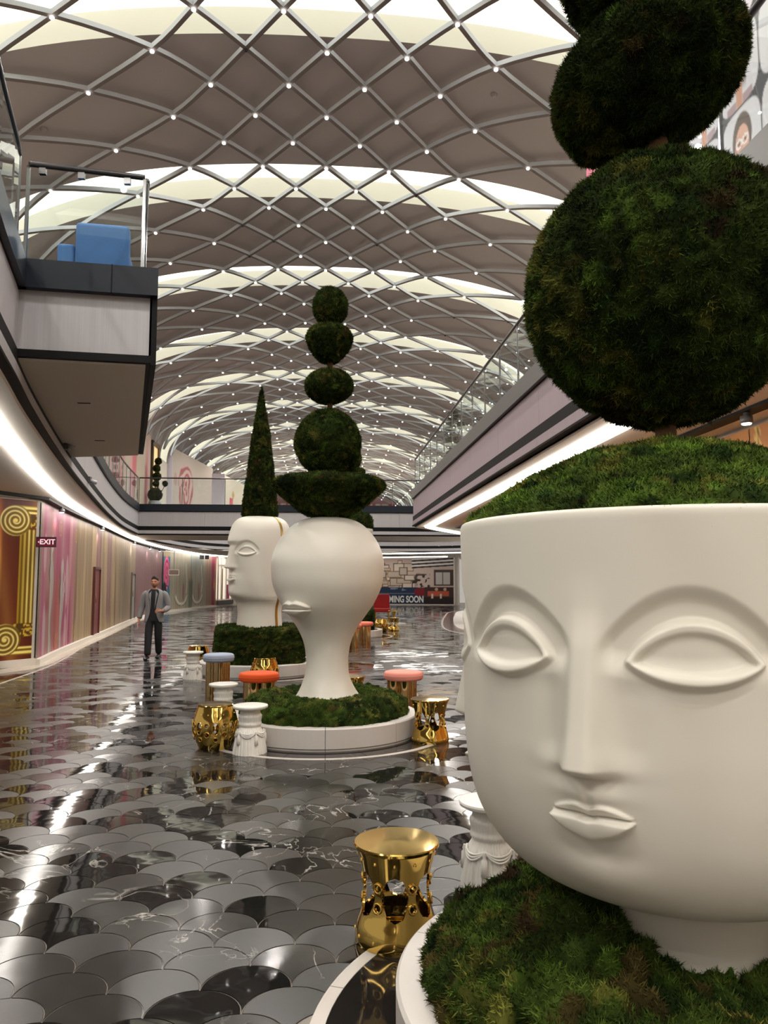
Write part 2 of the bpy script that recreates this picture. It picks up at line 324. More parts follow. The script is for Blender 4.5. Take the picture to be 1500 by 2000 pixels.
# ------------------------------------------------------------------ ground floor walls on the left
WL = catmull([(-5.86, 16.42), (-6.30, 19.3), (-7.1, 25.6), (-7.82, 31), (-8.4, 36), (-8.8, 43.0)], 10)
WF = catmull([(-8.8, 43.0), (-8.3, 46), (-7.6, 51), (-6.6, 55.5), (-4.5, 58), (0, 58.6), (4.4, 58.4), (9.8, 55.5)], 8)
def along(poly):
    d = np.concatenate([[0], np.cumsum(np.linalg.norm(np.diff(poly, axis=0), axis=1))]); return d
DL = along(WL); LL = DL[-1]; DF = along(WF); LF = DF[-1]
def wpt(poly, D, s_): return np.stack([np.interp(s_, D, poly[:, 0]), np.interp(s_, D, poly[:, 1])], -1)
ZW0, ZW1 = .12, 3.36
def left_print(s_, z):
    """rose, mauve and gold streaked mural with two pale standing figures near its start"""
    st = n2(s_*2.2, z*.18, 1); st2 = n2(s_*7, z*.35, 2); st3 = n2(s_*.8, z*.1+5, 3)
    c = np.ones(s_.shape+(3,))*s2l((178, 104, 124))
    c = blend(c, S((st-.42)/.2), (166, 62, 102)); c = blend(c, S((st2-.60)/.2)*.8, (206, 150, 150)); c = blend(c, S((st3-.6)/.2)*.5, (156, 128, 98))
    c = blend(c, S((.35-s_)/.2)*.9, (132, 118, 96))
    for s0, wd, z0, z1 in ((.62, .16, 1.9, 2.7), (.75, .15, .1, 1.2), (3.35, .16, 1.1, 2.3), (3.3, .15, .1, .9)):
        c = blend(c, sd_ell(s_, z, s0, (z0+z1)/2, wd*1.1, (z1-z0)/2*1.1, .15), (206, 140, 160)); c = blend(c, sd_ell(s_, z, s0, (z0+z1)/2, wd*.75, (z1-z0)/2*.92, .1), (196, 164, 166))
    c = blend(c, S((.35-np.abs(s_-1.0))/.3)*S((1.7-z)/.6)*S((z-.9)/.3)*.8, (150, 40, 78))
    c = blend(c, S((.35-np.abs(s_-3.0))/.3)*S((1.9-z)/.6)*S((z-.3)/.3)*.7, (156, 46, 80))
    c = blend(c, S((.5-np.abs(s_-2.2))/.3)*S((2.2-z)/.8)*.75, (170, 82, 62))
    # two pale figures: body, waist, head, mane
    for s0, top in ((1.45, 2.55), (2.75, 2.05)):
        wob = .05*np.sin(z*4+s0); wid = .17+.05*np.sin(z*3.1+1.0+s0)-.05*S((z-top+.55)/.3)
        c = blend(c, S((wid-np.abs(s_-s0-wob))/.05)*S((top-z)/.12), (186, 176, 166)); c = blend(c, S((wid*.35-np.abs(s_-s0-wob-.05))/.05)*S((top-z)/.2)*.7, (150, 136, 132))
        c = blend(c, sd_ell(s_, z, s0, top, .16, .19, .2), (190, 180, 170))
        c = blend(c, S((.10-np.abs(s_-s0+.24+.05*np.sin(z*14)))/.06)*S((top-.05-z)/.15)*S((z-top+1.0)/.25)*n2(s_*25, z*9, 9)*1.5, (78, 74, 74))
    c = blend(c, S((.07-np.abs(s_-3.02-.04*np.sin(z*22)))/.04)*S((2.0-z)/.2)*S((z-1.2)/.2)*n2(s_*30, z*22, 5)*1.3, (226, 205, 205))
    g = S((s_-3.9)/.8)
    gold = np.ones_like(c)*s2l((158, 132, 100)); gold = blend(gold, S((st2-.4)/.25), (190, 160, 122)); gold = blend(gold, S((st-.6)/.15)*.8, (126, 98, 66)); gold = blend(gold, S((n2(s_*9, z*.6, 12)-.66)/.1)*.7, (214, 186, 140))
    c = c*(1-g[..., None])+gold*g[..., None]
    for s0 in (8.2, 10.5):
        c = blend(c, S((.55-np.abs(s_-s0))/.15)*S(z/.9)*.75, (132, 66, 106))
        c = blend(c, S((.17-np.abs(s_-s0))/.08)*.9, (160, 134, 94))
    for s0, z0 in ((2.35, 2.95), (2.3, .35), (4.4, 2.9), (9.3, 2.85), (4.5, .4), (9.4, .35)):
        rr_ = np.hypot((s_-s0)/1.0, z-z0); c = blend(c, S((.02-np.abs(((rr_*9) % 1)-.5)*.1)/.02)*S((.24-rr_)/.05)*.8, (214, 184, 96))
    pale = S((s_-12.5)/1.)
    c = blend(c, pale*.75, (168, 146, 122)); c = blend(c, pale*S((st2-.6)/.15)*.5, (196, 172, 146))
    end = S((s_-18.5)/.15); c = blend(c, end, (140, 102, 104)); c = blend(c, end*S((st-.5)/.2)*.5, (160, 124, 118))
    c = blend(c, S((.06-np.abs(s_-24.2))/.04)*S((1.7-z)/.1), (230, 220, 212))
    return c*.74
WALL = tag(empty('wall_left'), 'long curved hoarding wall printed with rose, mauve and gold streaks', kind='structure')
NP = 14
for i in range(NP):
    s0, s1 = LL*i/NP+.006, LL*(i+1)/NP-.006
    def Pf(u, v, s0=s0, s1=s1):
        s_ = s0+u*(s1-s0); p = wpt(WL, DL, s_); return np.stack([p[..., 0], p[..., 1], ZW0+v*(ZW1-ZW0)], -1)
    painted('hoarding_panel', Pf, max(10, 60-4*i), 64, lambda u, v, s0=s0, s1=s1: left_print(s0+u*(s1-s0), ZW0+v*(ZW1-ZW0)), WALL)
MB().strip(WL, [(.03, 0), (.25, 0), (.25, ZW1+.1), (.03, ZW1+.1)]).build('backing', BASEW, WALL)
tag(MB().strip(WL, [(-.09, 0), (.02, 0), (.02, ZW0), (-.09, ZW0)]).build('baseboard_left', BASEW), 'white stone plinth along the foot of the curved rose mural', kind='structure')
def door(name, s_, wd, hgt, leafc, label):
    p = wpt(WL, DL, s_); q = wpt(WL, DL, s_+.1); d = q-p; ang = math.atan2(d[1], d[0])
    D = tag(empty(name, (p[0], p[1], ZW0), ang), label, kind='structure')
    lm = mat(name+'_leaf', leafc, .4); fm = mat(name+'_frame', tuple(x*.55 for x in leafc[:3])+(1,), .4)
    lf = MB().box((-wd/2, -.035, 0), (wd/2, .02, hgt)).build('door_leaf', lm, D)
    f = MB(); f.box((-wd/2-.07, -.07, 0), (-wd/2, .02, hgt+.07)); f.box((wd/2, -.07, 0), (wd/2+.07, .02, hgt+.07)); f.box((-wd/2, -.07, hgt), (wd/2, .02, hgt+.07)); f.build('door_frame', fm, D)
    MB().tube([(-wd/2+.1, -.04, .95), (-wd/2+.1, -.08, .95), (-wd/2+.1, -.08, 1.2), (-wd/2+.1, -.04, 1.2)], .012, 8).build('door_handle', BRASS, lf)
door('door_1', float(np.interp(24.1, WL[:, 1], DL)), .95, 1.95, rgb(112, 48, 46), 'dark red service door set in the rose and gold mural')
door('door_2', float(np.interp(34.0, WL[:, 1], DL)), 1.0, 1.9, rgb(150, 140, 132), 'grey service door in the pale gold end of the left mural')

# bent far wall with white swan-like loops, then red streaks
def far_print(s_, z):
    st = n2(s_*1.6, z*.25, 21); st2 = n2(s_*5, z*.5, 22)
    c = np.ones(s_.shape+(3,))*s2l((156, 148, 128)); c = blend(c, S((z-1.2)/1.2)*.5, (178, 172, 156)); c = blend(c, S((st-.5)/.2)*.7, (104, 122, 124)); c = blend(c, S((st2-.6)/.2)*.5, (150, 118, 84))
    for s0 in (4.0, 8.0):
        dd = np.hypot((s_-s0)/1.25, (z-.95)/.55); c = blend(c, S((.16-np.abs(dd-1))/.06)*S((1.0-z)/.2), (206, 200, 188)); c = blend(c, S((.05-np.abs(dd-1.2))/.03)*S((.9-z)/.2), (70, 64, 60))
        c = blend(c, S((.13-np.abs(s_-s0-1.1+.12*np.sin(z*3)))/.05)*S((z-.9)/.2)*S((2.9-z)/.3), (208, 202, 190)); c = blend(c, sd_ell(s_, z, s0+.4, 1.1, .22, .55, .3)*.8, (142, 84, 86))
    c = blend(c, S((.6-np.abs(s_-6.2))/.2)*S((2.0-z)/.4)*.8, (78, 92, 74))
    c = blend(c, S((.6-np.abs(s_-1.0))/.2)*S((1.4-z)/.2), (60, 124, 150)); 
    c = blend(c, S((s_-10)/.5)*.8, (158, 118, 104)); c = blend(c, S((s_-11.5)/.4)*S((n2(s_*2.5, z*.4, 31)-.3)/.3), (146, 42, 70)); c = blend(c, S((s_-11.5)/.4)*S((n2(s_*3.5, z*.7, 33)-.62)/.1), (190, 120, 70))
    return c
FW = tag(empty('wall_far'), 'far bent hoarding wall printed with pale loops and dark red streaks', kind='structure')
SPLIT = float(np.interp(-7.25, WF[:, 0], DF))
for i in range(6):
    s0, s1 = SPLIT*i/6+.01, SPLIT*(i+1)/6-.01
    def Pf(u, v, s0=s0, s1=s1):
        p = wpt(WF, DF, s0+u*(s1-s0)); return np.stack([p[..., 0], p[..., 1], ZW0+v*(ZW1-ZW0)], -1)
    painted('hoarding_panel', Pf, 36, 50, lambda u, v, s0=s0, s1=s1: far_print((s0+u*(s1-s0))*13/SPLIT, ZW0+v*(ZW1-ZW0)), FW)
MB().strip(WF, [(.03, 0), (.25, 0), (.25, 5.0), (.03, 5.0)]).build('backing', BASEW, FW)
tag(MB().strip(WF, [(-.09, 0), (.02, 0), (.02, ZW0), (-.09, ZW0)]).build('baseboard_far', BASEW), 'white plinth along the foot of the far bent hoarding', kind='structure')
# bright shop window past the red streaks
SH = thing('shop_window', 'bright lit shop window with white frame beyond the red streaked hoarding', 'window')
p0 = wpt(WF, DF, SPLIT+.05); p1 = wpt(WF, DF, SPLIT+2.6); dv = (p1-p0)/np.linalg.norm(p1-p0); nn = np.array([dv[1], -dv[0]])
def wp(a, d): q = p0+dv*a+nn*d; return (q[0], q[1])
lit = mat('lit_shop_display', (.8, .7, .6, 1), .5, emit=(1, .88, .72, 1), es=.55)
MB().prism([wp(0, .02), wp(2.5, .02), wp(2.5, .05), wp(0, .05)], .5, 3.3).build('display', lit, SH)
f = MB()
for a in (0, .55, 1.4, 2.42): f.prism([wp(a, .05), wp(a+.09, .05), wp(a+.09, .13), wp(a, .13)], .4, 3.4)
f.prism([wp(0, .05), wp(2.5, .05), wp(2.5, .13), wp(0, .13)], 2.75, 2.87); f.prism([wp(-.05, .05), wp(2.55, .05), wp(2.55, .14), wp(-.05, .14)], 3.3, 3.42); f.build('window_frame', BASEW, SH)
MB().prism([wp(-.05, .04), wp(2.6, .04), wp(2.6, .2), wp(-.05, .2)], .12, .42).build('window_sill', FASCL, SH)
MB().prism([wp(.62, .06), wp(.95, .06), wp(.92, .08), wp(.65, .08)], .5, 2.6).build('display_stripe', mat('gold_stripe', rgb(206, 160, 80), .5), SH)
MB().prism([wp(1.5, .06), wp(2.2, .06), wp(1.9, .09), wp(1.6, .09)], .5, 1.5).build('display_drape', mat('pink_drape', rgb(236, 90, 150), .5), SH)

# pink swirl print on blue, at the corner
def swirl(u, v):
    x = (u-.5)*1.3; z = v*3.2; c = np.ones(u.shape+(3,))*s2l((56, 112, 140)); c = blend(c, S((z-2.9)/.1), (170, 150, 110))
    r_ = np.hypot(x/.6, (z-2.05)/.95); a_ = np.arctan2(z-2.05, x); c = blend(c, S((1-r_)/.08), (226, 104, 142)); c = blend(c, S((1-r_)/.08)*S(np.sin(r_*16+a_*2)/.5)*.9, (158, 40, 84)); c = blend(c, S((1-r_)/.08)*S(np.sin(r_*23-a_*3)-.6)*.9, (240, 170, 190))
    c = blend(c, sd_ell(x, z, -.35, 1.0, .4, .55, .2), (26, 26, 34)); c = blend(c, S((.05-np.abs(np.hypot(x-.1, z-.9)-.45))/.03), (30, 40, 60)); return c
o = painted('printed_panel', lambda u, v: np.stack([-8.74+.22*u, 42.95+.75*u, .12+v*3.22], -1), 50, 110, swirl)
tag(o, 'pink swirling flower print on a blue panel behind the walking man', 'poster')

# "coming soon" hoarding
def soon(u, v):
    L_ = 9.6; x = u*L_; z = v*3.5; c = np.ones(u.shape+(3,))*s2l((206, 184, 172)); 
    rg = random.Random(5)
    for k in range(60):
        cx, cz, wx, wz = rg.uniform(0, 6.6), rg.uniform(1.35, 3.25), rg.uniform(.18, .6), rg.uniform(.12, .33)
        m = S((wx-np.abs(x-cx))/.02)*S((wz-np.abs(z-cz))/.02); mi_ = S((wx-.06-np.abs(x-cx))/.02)*S((wz-.06-np.abs(z-cz))/.02)
        c = blend(c, m, rg.choice([(120, 92, 62), (150, 120, 80), (90, 70, 52)])); c = blend(c, mi_, rg.choice([(214, 196, 176), (196, 180, 166), (222, 206, 192)]))
    fl = S((n2(x*6, z*7, 44)-.5)/.1)*S((.7-np.abs(x-7.3))/.1)*S((2.3-z)/.2)*S((z-1.0)/.1); c = blend(c, fl, (54, 44, 36))
    c = blend(c, S((x-6.6)/.1)*S((z-2.55-.05*(x-6.6))/.04)*S(np.sin((z-.06*x)*26)/.3), (44, 38, 38)); c = blend(c, S((x-6.6)/.1)*S((z-2.7)/.04)*S(-np.sin((z-.06*x)*26)/.3), (240, 236, 232))
    m = S((x-8.2)/.05); c = blend(c, m*S((2.5-z)/.03)*S((z-1.3)/.03), (70, 50, 44)); c = blend(c, m*S((.52-np.abs(x-8.85))/.03)*S((.45-np.abs(z-1.85))/.03), (196, 190, 184)); c = blend(c, m*S((.04-np.abs(x-8.85))/.02)*S((2.3-z)/.03)*S((z-1.4)/.03), (60, 50, 46))
    navy = S((1.22-z)/.03)*S((7.6-x)/.05); c = blend(c, navy, (30, 50, 78)); c = blend(c, navy*S((n2(x*5, z*9, 46)-.62)/.1)*S((z-.85)/.05), (122, 138, 158)); c = blend(c, navy*S((z-.72)/.03)*S((.8-z)/.03)*.5, (150, 160, 170))
    c = blend(c, sd_ell(x, z, 7.3, .88, .5, .3, .1), (128, 22, 36)); c = blend(c, S((x-7.55)/.05)*S((1.25-z)/.05), (64, 38, 34)); c = blend(c, S((x-7.75)/.05)*S((9.3-x)/.05)*S((.95-z)/.04)*S((z-.55)/.04), (190, 88, 60)); c = blend(c, S((x-7.5)/.05)*S((.5-z)/.04), (34, 20, 22))
    for cx in (8.1, 8.7): c = blend(c, S((.07-np.abs(x-cx))/.02)*S((.75-z)/.03)*S((z-.38)/.03), (226, 216, 206))
    for cx in (8.4, 9.0): c = blend(c, sd_ell(x, z, cx, 1.06, .11, .11, .2), (196, 168, 140))
    return c
def text_mesh(c, m, parent):
    o = bpy.data.objects.new('lettering', c); COL.objects.link(o); dg = bpy.context.evaluated_depsgraph_get(); dg.update(); me = bpy.data.meshes.new_from_object(o.evaluated_get(dg)); bpy.data.objects.remove(o); me.materials.clear(); me.name = 'lettering'; return link('lettering', me, parent, m)
SB = tag(empty('wall_far_right'), 'far hoarding printed with framed pictures and a navy band', kind='structure')
A_, B_ = np.array([-.2, 57.9]), np.array([9.4, 55.3])
def Pso(u, v): return np.stack([A_[0]+u*(B_[0]-A_[0]), A_[1]+u*(B_[1]-A_[1]), .08+v*3.5], -1)
painted('hoarding_panel', Pso, 260, 110, soon, SB)
mb = MB(); mb.prism([(A_[0], A_[1]+.02), (B_[0], B_[1]+.02), (B_[0]+.2, B_[1]+.3), (A_[0], A_[1]+.3)], 0, 3.7).build('backing', BASEW, SB)
fc = bpy.data.curves.new('lettering', 'FONT'); fc.body = 'COMING SOON'; fc.size = .66; fc.extrude = .008; fc.offset = .022; fc.align_x = 'LEFT'
to = text_mesh(fc, mat('white_letter_vinyl', rgb(238, 236, 232), .5), SB)
_a = math.atan2(B_[1]-A_[1], B_[0]-A_[0]); to.rotation_euler = (pi/2, 0, _a)
LET = to

# gold column and orange drape hoarding at the left edge
def gold_print(u, v):
    L_ = 3.2; x = u*L_; z = v*3.2
    st = n2(x*3.2+z*.5, z*.12, 61); c = np.ones(u.shape+(3,))*s2l((120, 44, 14)); fold = .5+.5*np.sin(x*7.2+.9*z+2*n2(x, z*.3, 62)); c = blend(c, fold**2*.9, (206, 112, 34)); c = blend(c, fold**8*.8, (244, 176, 92)); c = blend(c, S((.25-fold)/.25)*.8, (74, 16, 8))
    c = blend(c, S((x-2.4)/.1)*.8, (90, 34, 12))
    # shaft with flutes
    a = (x-3.0)/.19; m = S((1-np.abs(a))/.06)*S((2.62-z)/.03)*S((z-.7)/.03); fl = .5+.5*np.cos(a*13.5)
    shaft = np.ones_like(c)*s2l((96, 70, 8)); shaft = blend(shaft, fl**.8, (190, 154, 34)); shaft = blend(shaft, fl**5*S(1-np.abs(a-.2)), (250, 236, 150)); c = c*(1-m[..., None])+shaft*m[..., None]
    # capital and base blocks
    for zc in (2.78, .58):
        mm = S((.26-np.abs(x-3.0))/.03)*S((.14-np.abs(z-zc))/.02); c = blend(c, mm, (88, 62, 14)); c = blend(c, mm*S((n2(x*30, z*30, 66)-.5)/.1), (216, 176, 60))
    for cx, cz, sg, top in ((2.72, 2.78, 1, 3.14), (2.60, .40, -1, .03)):
        zz = (z-cz)*sg; band = S((zz-(.14+.0*x))/.02)*S((.32-zz)/.02)*S((x-cx)/.05)*S((3.2-x)/.02)
        c = blend(c, band, (196, 160, 40)); c = blend(c, band*S((np.sin((zz-.14)*64)-.1)/.4), (250, 232, 140)); c = blend(c, band*S((-np.sin((zz-.14)*64)-.5)/.3), (104, 76, 12))
        r_ = np.hypot(x-cx, zz); th = np.arctan2(zz, x-cx); ph = r_/.085-th/(2*pi); md = S((.32-r_)/.02); sp = .5+.5*np.cos(2*pi*ph)
        c = blend(c, md, (108, 80, 14)); c = blend(c, md*sp**1.2, (206, 172, 54)); c = blend(c, md*sp**6, (252, 240, 170)); c = blend(c, S((.05-r_)/.02), (250, 226, 120))
    return c
GH = tag(empty('wall_left_gold'), 'angled hoarding printed with a gold scrolled column and orange drapery', kind='structure')
ga, gb = np.array([-8.0, 13.7]), np.array([-5.90, 16.46])
for i in range(3):
    u0, u1 = i/3+.001, (i+1)/3-.001
    painted('hoarding_panel', lambda u, v, u0=u0, u1=u1: np.stack([ga[0]+(u0+u*(u1-u0))*(gb[0]-ga[0]), ga[1]+(u0+u*(u1-u0))*(gb[1]-ga[1]), .14+v*3.22], -1), 90 if i == 2 else 50, 230, lambda u, v, u0=u0, u1=u1: gold_print(u0+u*(u1-u0), v), GH)
nv = np.array([-(gb-ga)[1], (gb-ga)[0]]); nv /= np.linalg.norm(nv)
mb = MB(); q = [tuple(ga+nv*.02), tuple(gb+nv*.02), tuple(gb+nv*.2), tuple(ga+nv*.2)]; mb.prism(q, 0, 3.4).build('backing', BASEW, GH)
mb = MB(); q = [tuple(ga-nv*.06), tuple(gb-nv*.06), tuple(gb+nv*.02), tuple(ga+nv*.02)]; tag(mb.prism(q, 0, .14).build('baseboard_gold', BASEW), 'white plinth under the gold column print', kind='structure')

# right ground wall: amber drape print with a gold chain
def amber(u, v):
    y = u*22; z = v*3.3; c = np.ones(u.shape+(3,))*s2l((178, 108, 58)); fold = n2(y*1.4+z*.3, z*.2, 71); c = blend(c, S((fold-.45)/.2), (222, 152, 84)); c = blend(c, S((n2(y*2.1+z*.5, z*.1, 72)-.66)/.08), (250, 214, 150)); c = blend(c, S((.35-fold)/.2)*.6, (146, 82, 70))
    for yc in (5.35, 12.0):
        w_ = .035+.025*np.abs(np.sin(z*22)); c = blend(c, S((w_-np.abs(y-yc-.02*np.sin(z*44)))/.02), (246, 214, 120)); c = blend(c, S((.012-np.abs(y-yc-.03*np.sin(z*44)))/.01), (110, 70, 30))
    return c
WR = tag(empty('wall_right'), 'hoarding under the right gallery printed with amber drapery and a gold chain', kind='structure')
for i in range(4):
    u0, u1 = i/4+.0005, (i+1)/4-.0005
    painted('hoarding_panel', lambda u, v, u0=u0, u1=u1: np.stack([np.full_like(u, 4.72), 2.6+(u0+u*(u1-u0))*22, .12+v*3.28], -1), 170 if i == 1 or i == 0 else 50, 50, lambda u, v, u0=u0, u1=u1: amber(u0+u*(u1-u0), v), WR)
MB().box((4.74, -12, 0), (5.0, 24.8, 3.6)).build('backing', BASEW, WR)
tag(MB().box((4.62, -12, 0), (4.74, 24.8, .12)).build('baseboard_right', BASEW), 'white plinth along the amber drapery hoarding', kind='structure')

# ------------------------------------------------------------------ galleries: slab edges, soffits, bridge
EL = catmull([(-1.2, -12), (-1.3, -3), (-1.75, 2.5), (-2.62, 6.3), (-3.10, 8.2), (-3.66, 10.6), (-4.27, 13.4), (-5.24, 18.2), (-5.87, 21.5), (-6.6, 25.8), (-7.1, 30.0)], 8)
ER = np.array([(2.92, -12), (2.92, 5), (2.92, 15), (2.92, 24.9)], float)
BR = np.array([(-7.1, 30.0), (-2, 30.0), (3.4, 30.0), (8.0, 30.0)], float)
def slab_edge(name, poly, sg, label, pm, fm):
    """layered slab edge: fascia on top, brushed panels, black reveal, lower band. sg=+1 when the void is to the left of travel"""
    D = tag(empty(name), label, kind='structure'); d = along(poly)
    MB().strip(poly, [(.06*sg, ZF-.27), (.06*sg, ZF), (-.45*sg, ZF), (-.45*sg, ZF-.27)]).build('fascia', fm, D)
    L_ = d[-1]; n = max(1, int(L_/2.4)); 
    for i in range(n):
        ss = np.linspace(L_*i/n+.004, L_*(i+1)/n-.004, 6); MB().strip(wpt(poly, d, ss), [(0, ZP), (0, ZF-.29), (-.12*sg, ZF-.29), (-.12*sg, ZP)]).build('fascia_panel', pm, D)
    MB().strip(poly, [(.015*sg, ZP-.14), (.015*sg, ZP+.02), (-.06*sg, ZP+.02), (-.06*sg, ZF-.27), (-.4*sg, ZF-.27), (-.4*sg, ZB-.02), (-.06*sg, ZB-.02), (-.06*sg, ZP-.14)]).build('reveal', BLACK, D)
    for i in range(n):
        ss = np.linspace(L_*i/n+.004, L_*(i+1)/n-.004, 6); MB().strip(wpt(poly, d, ss), [(.03*sg, ZB+.035), (.03*sg, ZP-.14), (-.1*sg, ZP-.14), (-.1*sg, ZB+.035)]).build('lower_band', pm, D)
    MB().strip(poly, [(.04*sg, ZB), (.04*sg, ZB+.03), (-.1*sg, ZB+.03), (-.1*sg, ZB)]).build('black_line', BLACK, D)  # thin black line below the lower band
    return D
LEFT = slab_edge('trim_1', EL, -1, 'curved edge of the left upper gallery with black reveal and pale bands', PANEL, FASC)
RIGHT = slab_edge('trim_2', ER, 1, 'straight edge of the right upper gallery with mauve panels and black reveal', PANELP, FASCL)
BRID = slab_edge('trim_3', BR, -1, 'front edge of the footbridge crossing the mall with navy fascia', PANEL, FASC)
# right slab returns to the right at its far end
RET = np.array([(2.92, 24.9), (4.6, 27.6), (6.4, 29.5), (8, 30.0)], float)
slab_edge('trim_4', RET, 1, 'far returning edge of the right upper gallery beside the footbridge', PANELP, FASCL)
# second, farther slab under the bridge
FAR = catmull([(-7.5, 33.6), (-7.4, 37), (-7.0, 41), (-6.0, 44), (-4, 45.6), (-1, 46), (6.0, 46), (9.5, 44)], 5)
_sv = (ZF, ZP, ZB); ZF, ZP, ZB = 4.4, 3.82, 3.49
slab_edge('trim_5', FAR, -1, 'distant ceiling edge with black lines seen below the footbridge', PANEL, FASC); ZF, ZP, ZB = _sv
# slabs (floor above / soffit below)
def slab(name, poly, z0, z1, m, label): return tag(MB().prism([tuple(p) for p in poly], z0, z1).build(name, m), label, kind='structure')
cl = [tuple(p) for p in EL]
slab('floor_upper_left', [(p[0]-.3, p[1]) for p in cl]+[(-9.5, 30), (-9.5, -12)], ZF-.1, ZF-.01, BEIGEF, 'upper gallery floor on the left side')
slab('floor_upper_right', [(3.25, -12), (3.25, 25), (4.9, 27.5), (8, 30.3), (9.5, 30.3), (9.5, -12)], ZF-.1, ZF-.01, BEIGEF, 'upper gallery floor on the right side')
slab('floor_bridge', [(-9.5, 30.2), (9.5, 30.2), (9.5, 33.6), (-9.5, 33.6)], ZF-.1, ZF-.01, BEIGEF, 'walking deck of the footbridge')
slab('floor_upper_far', [(-9.5, 33.6), (-7.6, 33.6), (-7.5, 37), (-7.1, 41), (-6.1, 44), (-4.1, 45.7), (-1, 46.1), (9.5, 46.2), (9.5, 76), (-9.5, 76)], ZF-.12, ZF-.02, BEIGEF, 'upper gallery floor beyond the footbridge')
# ground ceilings, with slot for the strip light
SL = catmull([(-2.0, -8), (-2.1, 0), (-3.1, 6), (-4.02, 9.8), (-4.78, 12.9), (-5.72, 17.4), (-6.75, 24.2), (-7.65, 31), (-8.1, 37), (-8.15, 43), (-7.75, 49.5), (-6.6, 54.0)], 8)
CL_ = tag(empty('ceiling_left'), 'plain ground floor ceiling under the left gallery', kind='structure')
MB().prism([(p[0]-.05, p[1]) for p in cl]+[(-9.6, 30), (-9.6, -12)], ZC, ZC+.05).build('soffit', SOFF, CL_)
MB().prism([(-9.6, 33.5), (-7.6, 33.5), (-7.5, 37), (-7.1, 41), (-6.1, 44), (-4.1, 45.7), (-1, 46.1), (9, 46.1), (11, 60), (-9.6, 60)], ZC, ZC+.05).build('soffit', SOFF, CL_)
MB().prism([(-9.6, 30.1), (9.6, 30.1), (9.6, 33.5), (-9.6, 33.5)], ZC+.02, ZC+.06).build('soffit', SOFF, CL_)
CR_ = tag(empty('ceiling_right'), 'plain ground floor ceiling under the right gallery', kind='structure')
MB().prism([(2.98, -12), (2.98, 24.9), (4.6, 27.5), (6.4, 29.4), (9.6, 30), (9.6, -12)], ZC, ZC+.05).build('soffit', SOFF, CR_)
def strip_light(name, poly, label, wd=.13):
    D = thing(name, label, 'light'); MB().strip(poly, [(-wd, ZC-.03), (-wd*.8, ZC-.055), (wd*.8, ZC-.055), (wd, ZC-.03), (wd, ZC-.002), (-wd, ZC-.002)]).build('diffuser', STRIPM, D)
strip_light('strip_light', SL+np.array([.10, 0]), 'long curved white strip light along the left ceiling', .10)
strip_light('strip_light', np.array([(3.30, -8), (3.30, 5), (3.30, 15), (3.30, 24.1), (3.8, 25.2), (4.9, 27.2), (6.4, 28.7)]), 'straight white strip light under the right gallery edge', .11)
strip_light('strip_light', np.array([(-4.5, 47.5), (0, 48.2), (4, 47.6), (9, 44.9)]), 'distant strip light under the far ceiling edge')
strip_light('strip_light', np.array([(-3.0, 55.0), (0, 55.6), (4, 55.2), (8.5, 52.6)]), 'added strip light brightening the far printed hoarding')  # extra strip, added to brighten the far wall
# dark track slots with spot lamps along the walls
TL = wpt(WL, DL, np.linspace(0, LL, 50)); _t = np.gradient(TL, axis=0); _t /= np.linalg.norm(_t, axis=1)[:, None]; TL = TL+np.stack([_t[:, 1], -_t[:, 0]], 1)*.10
TL = np.concatenate([[(-7.6, 13.3), (-6.6, 14.6)], TL])
tag(MB().strip(TL, [(-.06, ZC-.06), (.06, ZC-.06), (.06, ZC+.0), (-.06, ZC+.0)]).build('trim_6', BLACK), 'black lighting track slot above the left mural', kind='structure')
tag(MB().box((4.24, 0, ZC-.03), (4.42, 24.6, ZC)).build('trim_7', BLACK), 'black lighting track slot above the amber hoarding', kind='structure')
def track_lamp(loc, label, group, rz=0):
    t = thing('track_spotlight', label, 'light', loc, rz, group)
    hs = MB().lathe([(.03, 0), (.03, -.03), (.06, -.035), (.065, -.1), (.05, -.11)], 12).build('housing', FASCL, t)
    MB().lathe([(.05, -.108), (.045, -.122), (.01, -.125)], 12).build('lens', BULB, hs)
    l = bpy.data.lights.new('track_beam', 'SPOT'); l.energy = 14; l.spot_size = math.radians(150); l.spot_blend = .8; l.color = (1, .93, .82); l.shadow_soft_size = .05
    o = bpy.data.objects.new('track_beam', l); COL.objects.link(o); o.parent = t; o.location = (0, 0, -.16)
dT = along(TL); names = ['first track spotlight, above the gold column print', 'second track spotlight, over the start of the rose mural', 'third track spotlight from the gold column along the mural', 'fourth track spotlight from the gold column along the mural', 'fifth track spotlight, over the gold part of the mural', 'farthest track spotlight near the end of the mural']
for (u_, s_), lb in zip(((22, 1.4), (107, 5.3), (197, 11.5), (265, 20.5), (300, 25.5), (327, 28.5)), names):
    p = wpt(TL, dT, s_); track_lamp((p[0]+.04, p[1]-.02, ZC-.06), lb, 'track spotlights above the left mural')
track_lamp((4.30, 7.42, ZC-.03), 'track spotlight over the amber drapery hoarding at right', None)
for (u_, yy), lb in zip(((125, 11.6), (180, 15.6)), ('nearer of two small cameras under the left gallery edge', 'farther of two small cameras under the left gallery edge')):
    x_ = float(np.interp(yy, EL[:, 1], EL[:, 0])); t = thing('security_camera', lb, 'camera', (x_+.04, yy, ZB+.2), 0, 'small cameras under the gallery edge')
    MB().box((0, -.06, -.05), (.05, .06, .08)).build('bracket', FASCL, t); MB().tube([(.05, 0, 0), (.16, -.03, -.04)], .04, 10).build('camera_body', PANEL, t)

